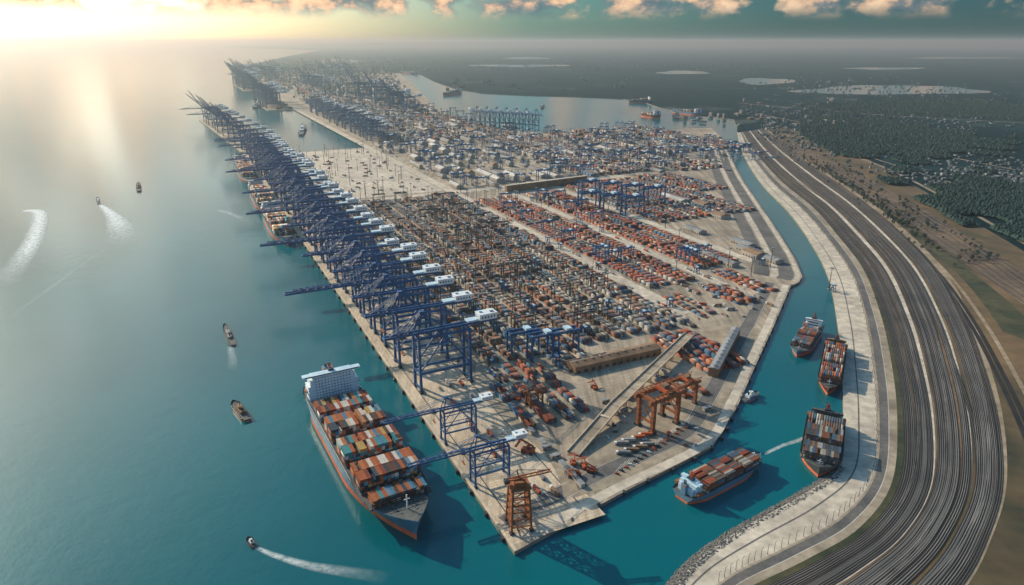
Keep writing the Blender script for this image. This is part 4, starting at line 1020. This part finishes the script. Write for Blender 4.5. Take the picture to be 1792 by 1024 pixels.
N=len(rest); A=np.array([[c[0],c[1],c[2],c[3],c[4],c[5],c[6]] for c in rest]); C=np.array([c[7] for c in rest]); C=C*rng.uniform(.75,1.2,(N,1))
sg=np.array([(-1,-1,-1),(1,-1,-1),(1,1,-1),(-1,1,-1),(-1,-1,1),(1,-1,1),(1,1,1),(-1,1,1)])*.5
lx=sg[None,:,0]*A[:,3:4]; ly=sg[None,:,1]*A[:,4:5]; lz=sg[None,:,2]*A[:,5:6]
cs=np.cos(A[:,6:7]);sn=np.sin(A[:,6:7])
V=np.stack([A[:,0:1]+lx*cs-ly*sn,A[:,1:2]+lx*sn+ly*cs,A[:,2:3]+lz],-1).reshape(-1,3)
Q=np.array([(4,5,6,7),(0,1,5,4),(1,2,6,5),(2,3,7,6),(3,0,4,7)])
Fc=(np.arange(N)[:,None,None]*8+Q[None]).reshape(-1)
me=bpy.data.meshes.new('container_stacks'); me.vertices.add(len(V)); me.vertices.foreach_set('co',V.ravel())
me.loops.add(len(Fc)); me.loops.foreach_set('vertex_index',Fc); nf=N*5; me.polygons.add(nf); me.polygons.foreach_set('loop_start',np.arange(nf)*4)
me.update(calc_edges=True); me.validate()
C4=np.concatenate([C,np.ones((N,1))],1); setcol(me,np.repeat(C4,20,axis=0).ravel()); me.materials.append(M['cont'])
o=bpy.data.objects.new('container_stacks',me); COL.objects.link(o); o['kind']='stuff'; o['label']='thousands of stacked shipping containers in long yard rows'; o['category']='containers'
# ---------- trees ----------
def tree_mesh(seed):
    r=random.Random(seed); b=MB(); b.cyl((0,0,0),.7,7,'bark',6,.3)
    for i in range(3): a=i*2.1+seed; b.beam((0,0,5),(3*math.cos(a),3*math.sin(a),9),.35,'bark')
    for i in range(60):
        a=r.uniform(0,6.28);ph=r.uniform(-1,1); rr=r.uniform(.5,1)*5.5; k=len(b.v); c_=(rr*math.cos(a)*math.sqrt(1-ph*ph),rr*math.sin(a)*math.sqrt(1-ph*ph),10+ph*4.5)
        s_=r.uniform(.9,1.9)
        for q in ((1,0,0),(-.5,.8,.1),(-.5,-.8,0),(0,0,1.1)): b.v.append((c_[0]+q[0]*s_,c_[1]+q[1]*s_,c_[2]+q[2]*s_))
        m_=b.mi('foliage')
        for q in ((0,1,3),(1,2,3),(2,0,3),(0,2,1)): b.f.append(tuple(k+e_ for e_ in q)); b.m.append(m_)
    return b.mesh('tree')
TM=[tree_mesh(i) for i in range(5)]
def tree(x,y,sc):
    o=bpy.data.objects.new('tree',random.choice(TM)); COL.objects.link(o); o.location=(x,y,GZ); o.rotation_euler=(0,0,random.uniform(0,6)); o.scale=(sc,sc,sc*random.uniform(.8,1.2))
    o['label']='dark green broadleaf tree on the railway embankment'; o['category']='tree'; o['group']='trees beside the railway'
clus=[random.uniform(3,len(B1)-12) for _ in range(16)]
for i in range(295):
    f_=min(len(B1)-10.01,max(2,random.gauss(random.choice(clus),1.6))); j=int(f_); fr_=f_-j
    if i<110: base_=lerp(outr[:len(B1)],B1,.5); sp_=14
    else: base_=offset(B2,-random.choice((30,50,90,120))); sp_=22
    x=base_[j][0]+(base_[j+1][0]-base_[j][0])*fr_; y=base_[j][1]+(base_[j+1][1]-base_[j][1])*fr_
    tree(x+random.gauss(0,sp_),y+random.gauss(0,sp_),random.uniform(.5,.95))
V=[];Fc=[]
def inforest(x,y): return math.sin(x*.004+1)+math.sin(y*.0031+x*.0017)+math.sin((x-y)*.0023)+.6*math.sin(x*.021)*math.sin(y*.017)>-.5
n_=0
while n_<32000:
    u,v=random.uniform(1400,1960),random.uniform(175,660)
    if v>238+(u-1400)*.56: continue
    x,y=gp(u,v)
    if not inforest(x,y) : continue
    k=len(V); r=random.uniform(5,10); z=GZ+r*.6
    for q in ((1,0,0),(.3,.95,0),(-.8,.6,0),(-.8,-.6,0),(.3,-.95,0),(0,0,1)): V.append((x+q[0]*r*random.uniform(.7,1.2),y+q[1]*r*random.uniform(.7,1.2),z+q[2]*r*random.uniform(.7,1.3)))
    for a_ in range(5): Fc.append((k+a_,k+(a_+1)%5,k+5))
    n_+=1
me=bpy.data.meshes.new('forest'); me.from_pydata(V,[],Fc); me.materials.append(M['foliage']); o=bpy.data.objects.new('forest',me); COL.objects.link(o); o['kind']='stuff';o['label']='dark green woodland covering the countryside'; o['category']='forest'
scene.view_settings.view_transform='Standard'; scene.view_settings.look='None'; scene.view_settings.exposure=0
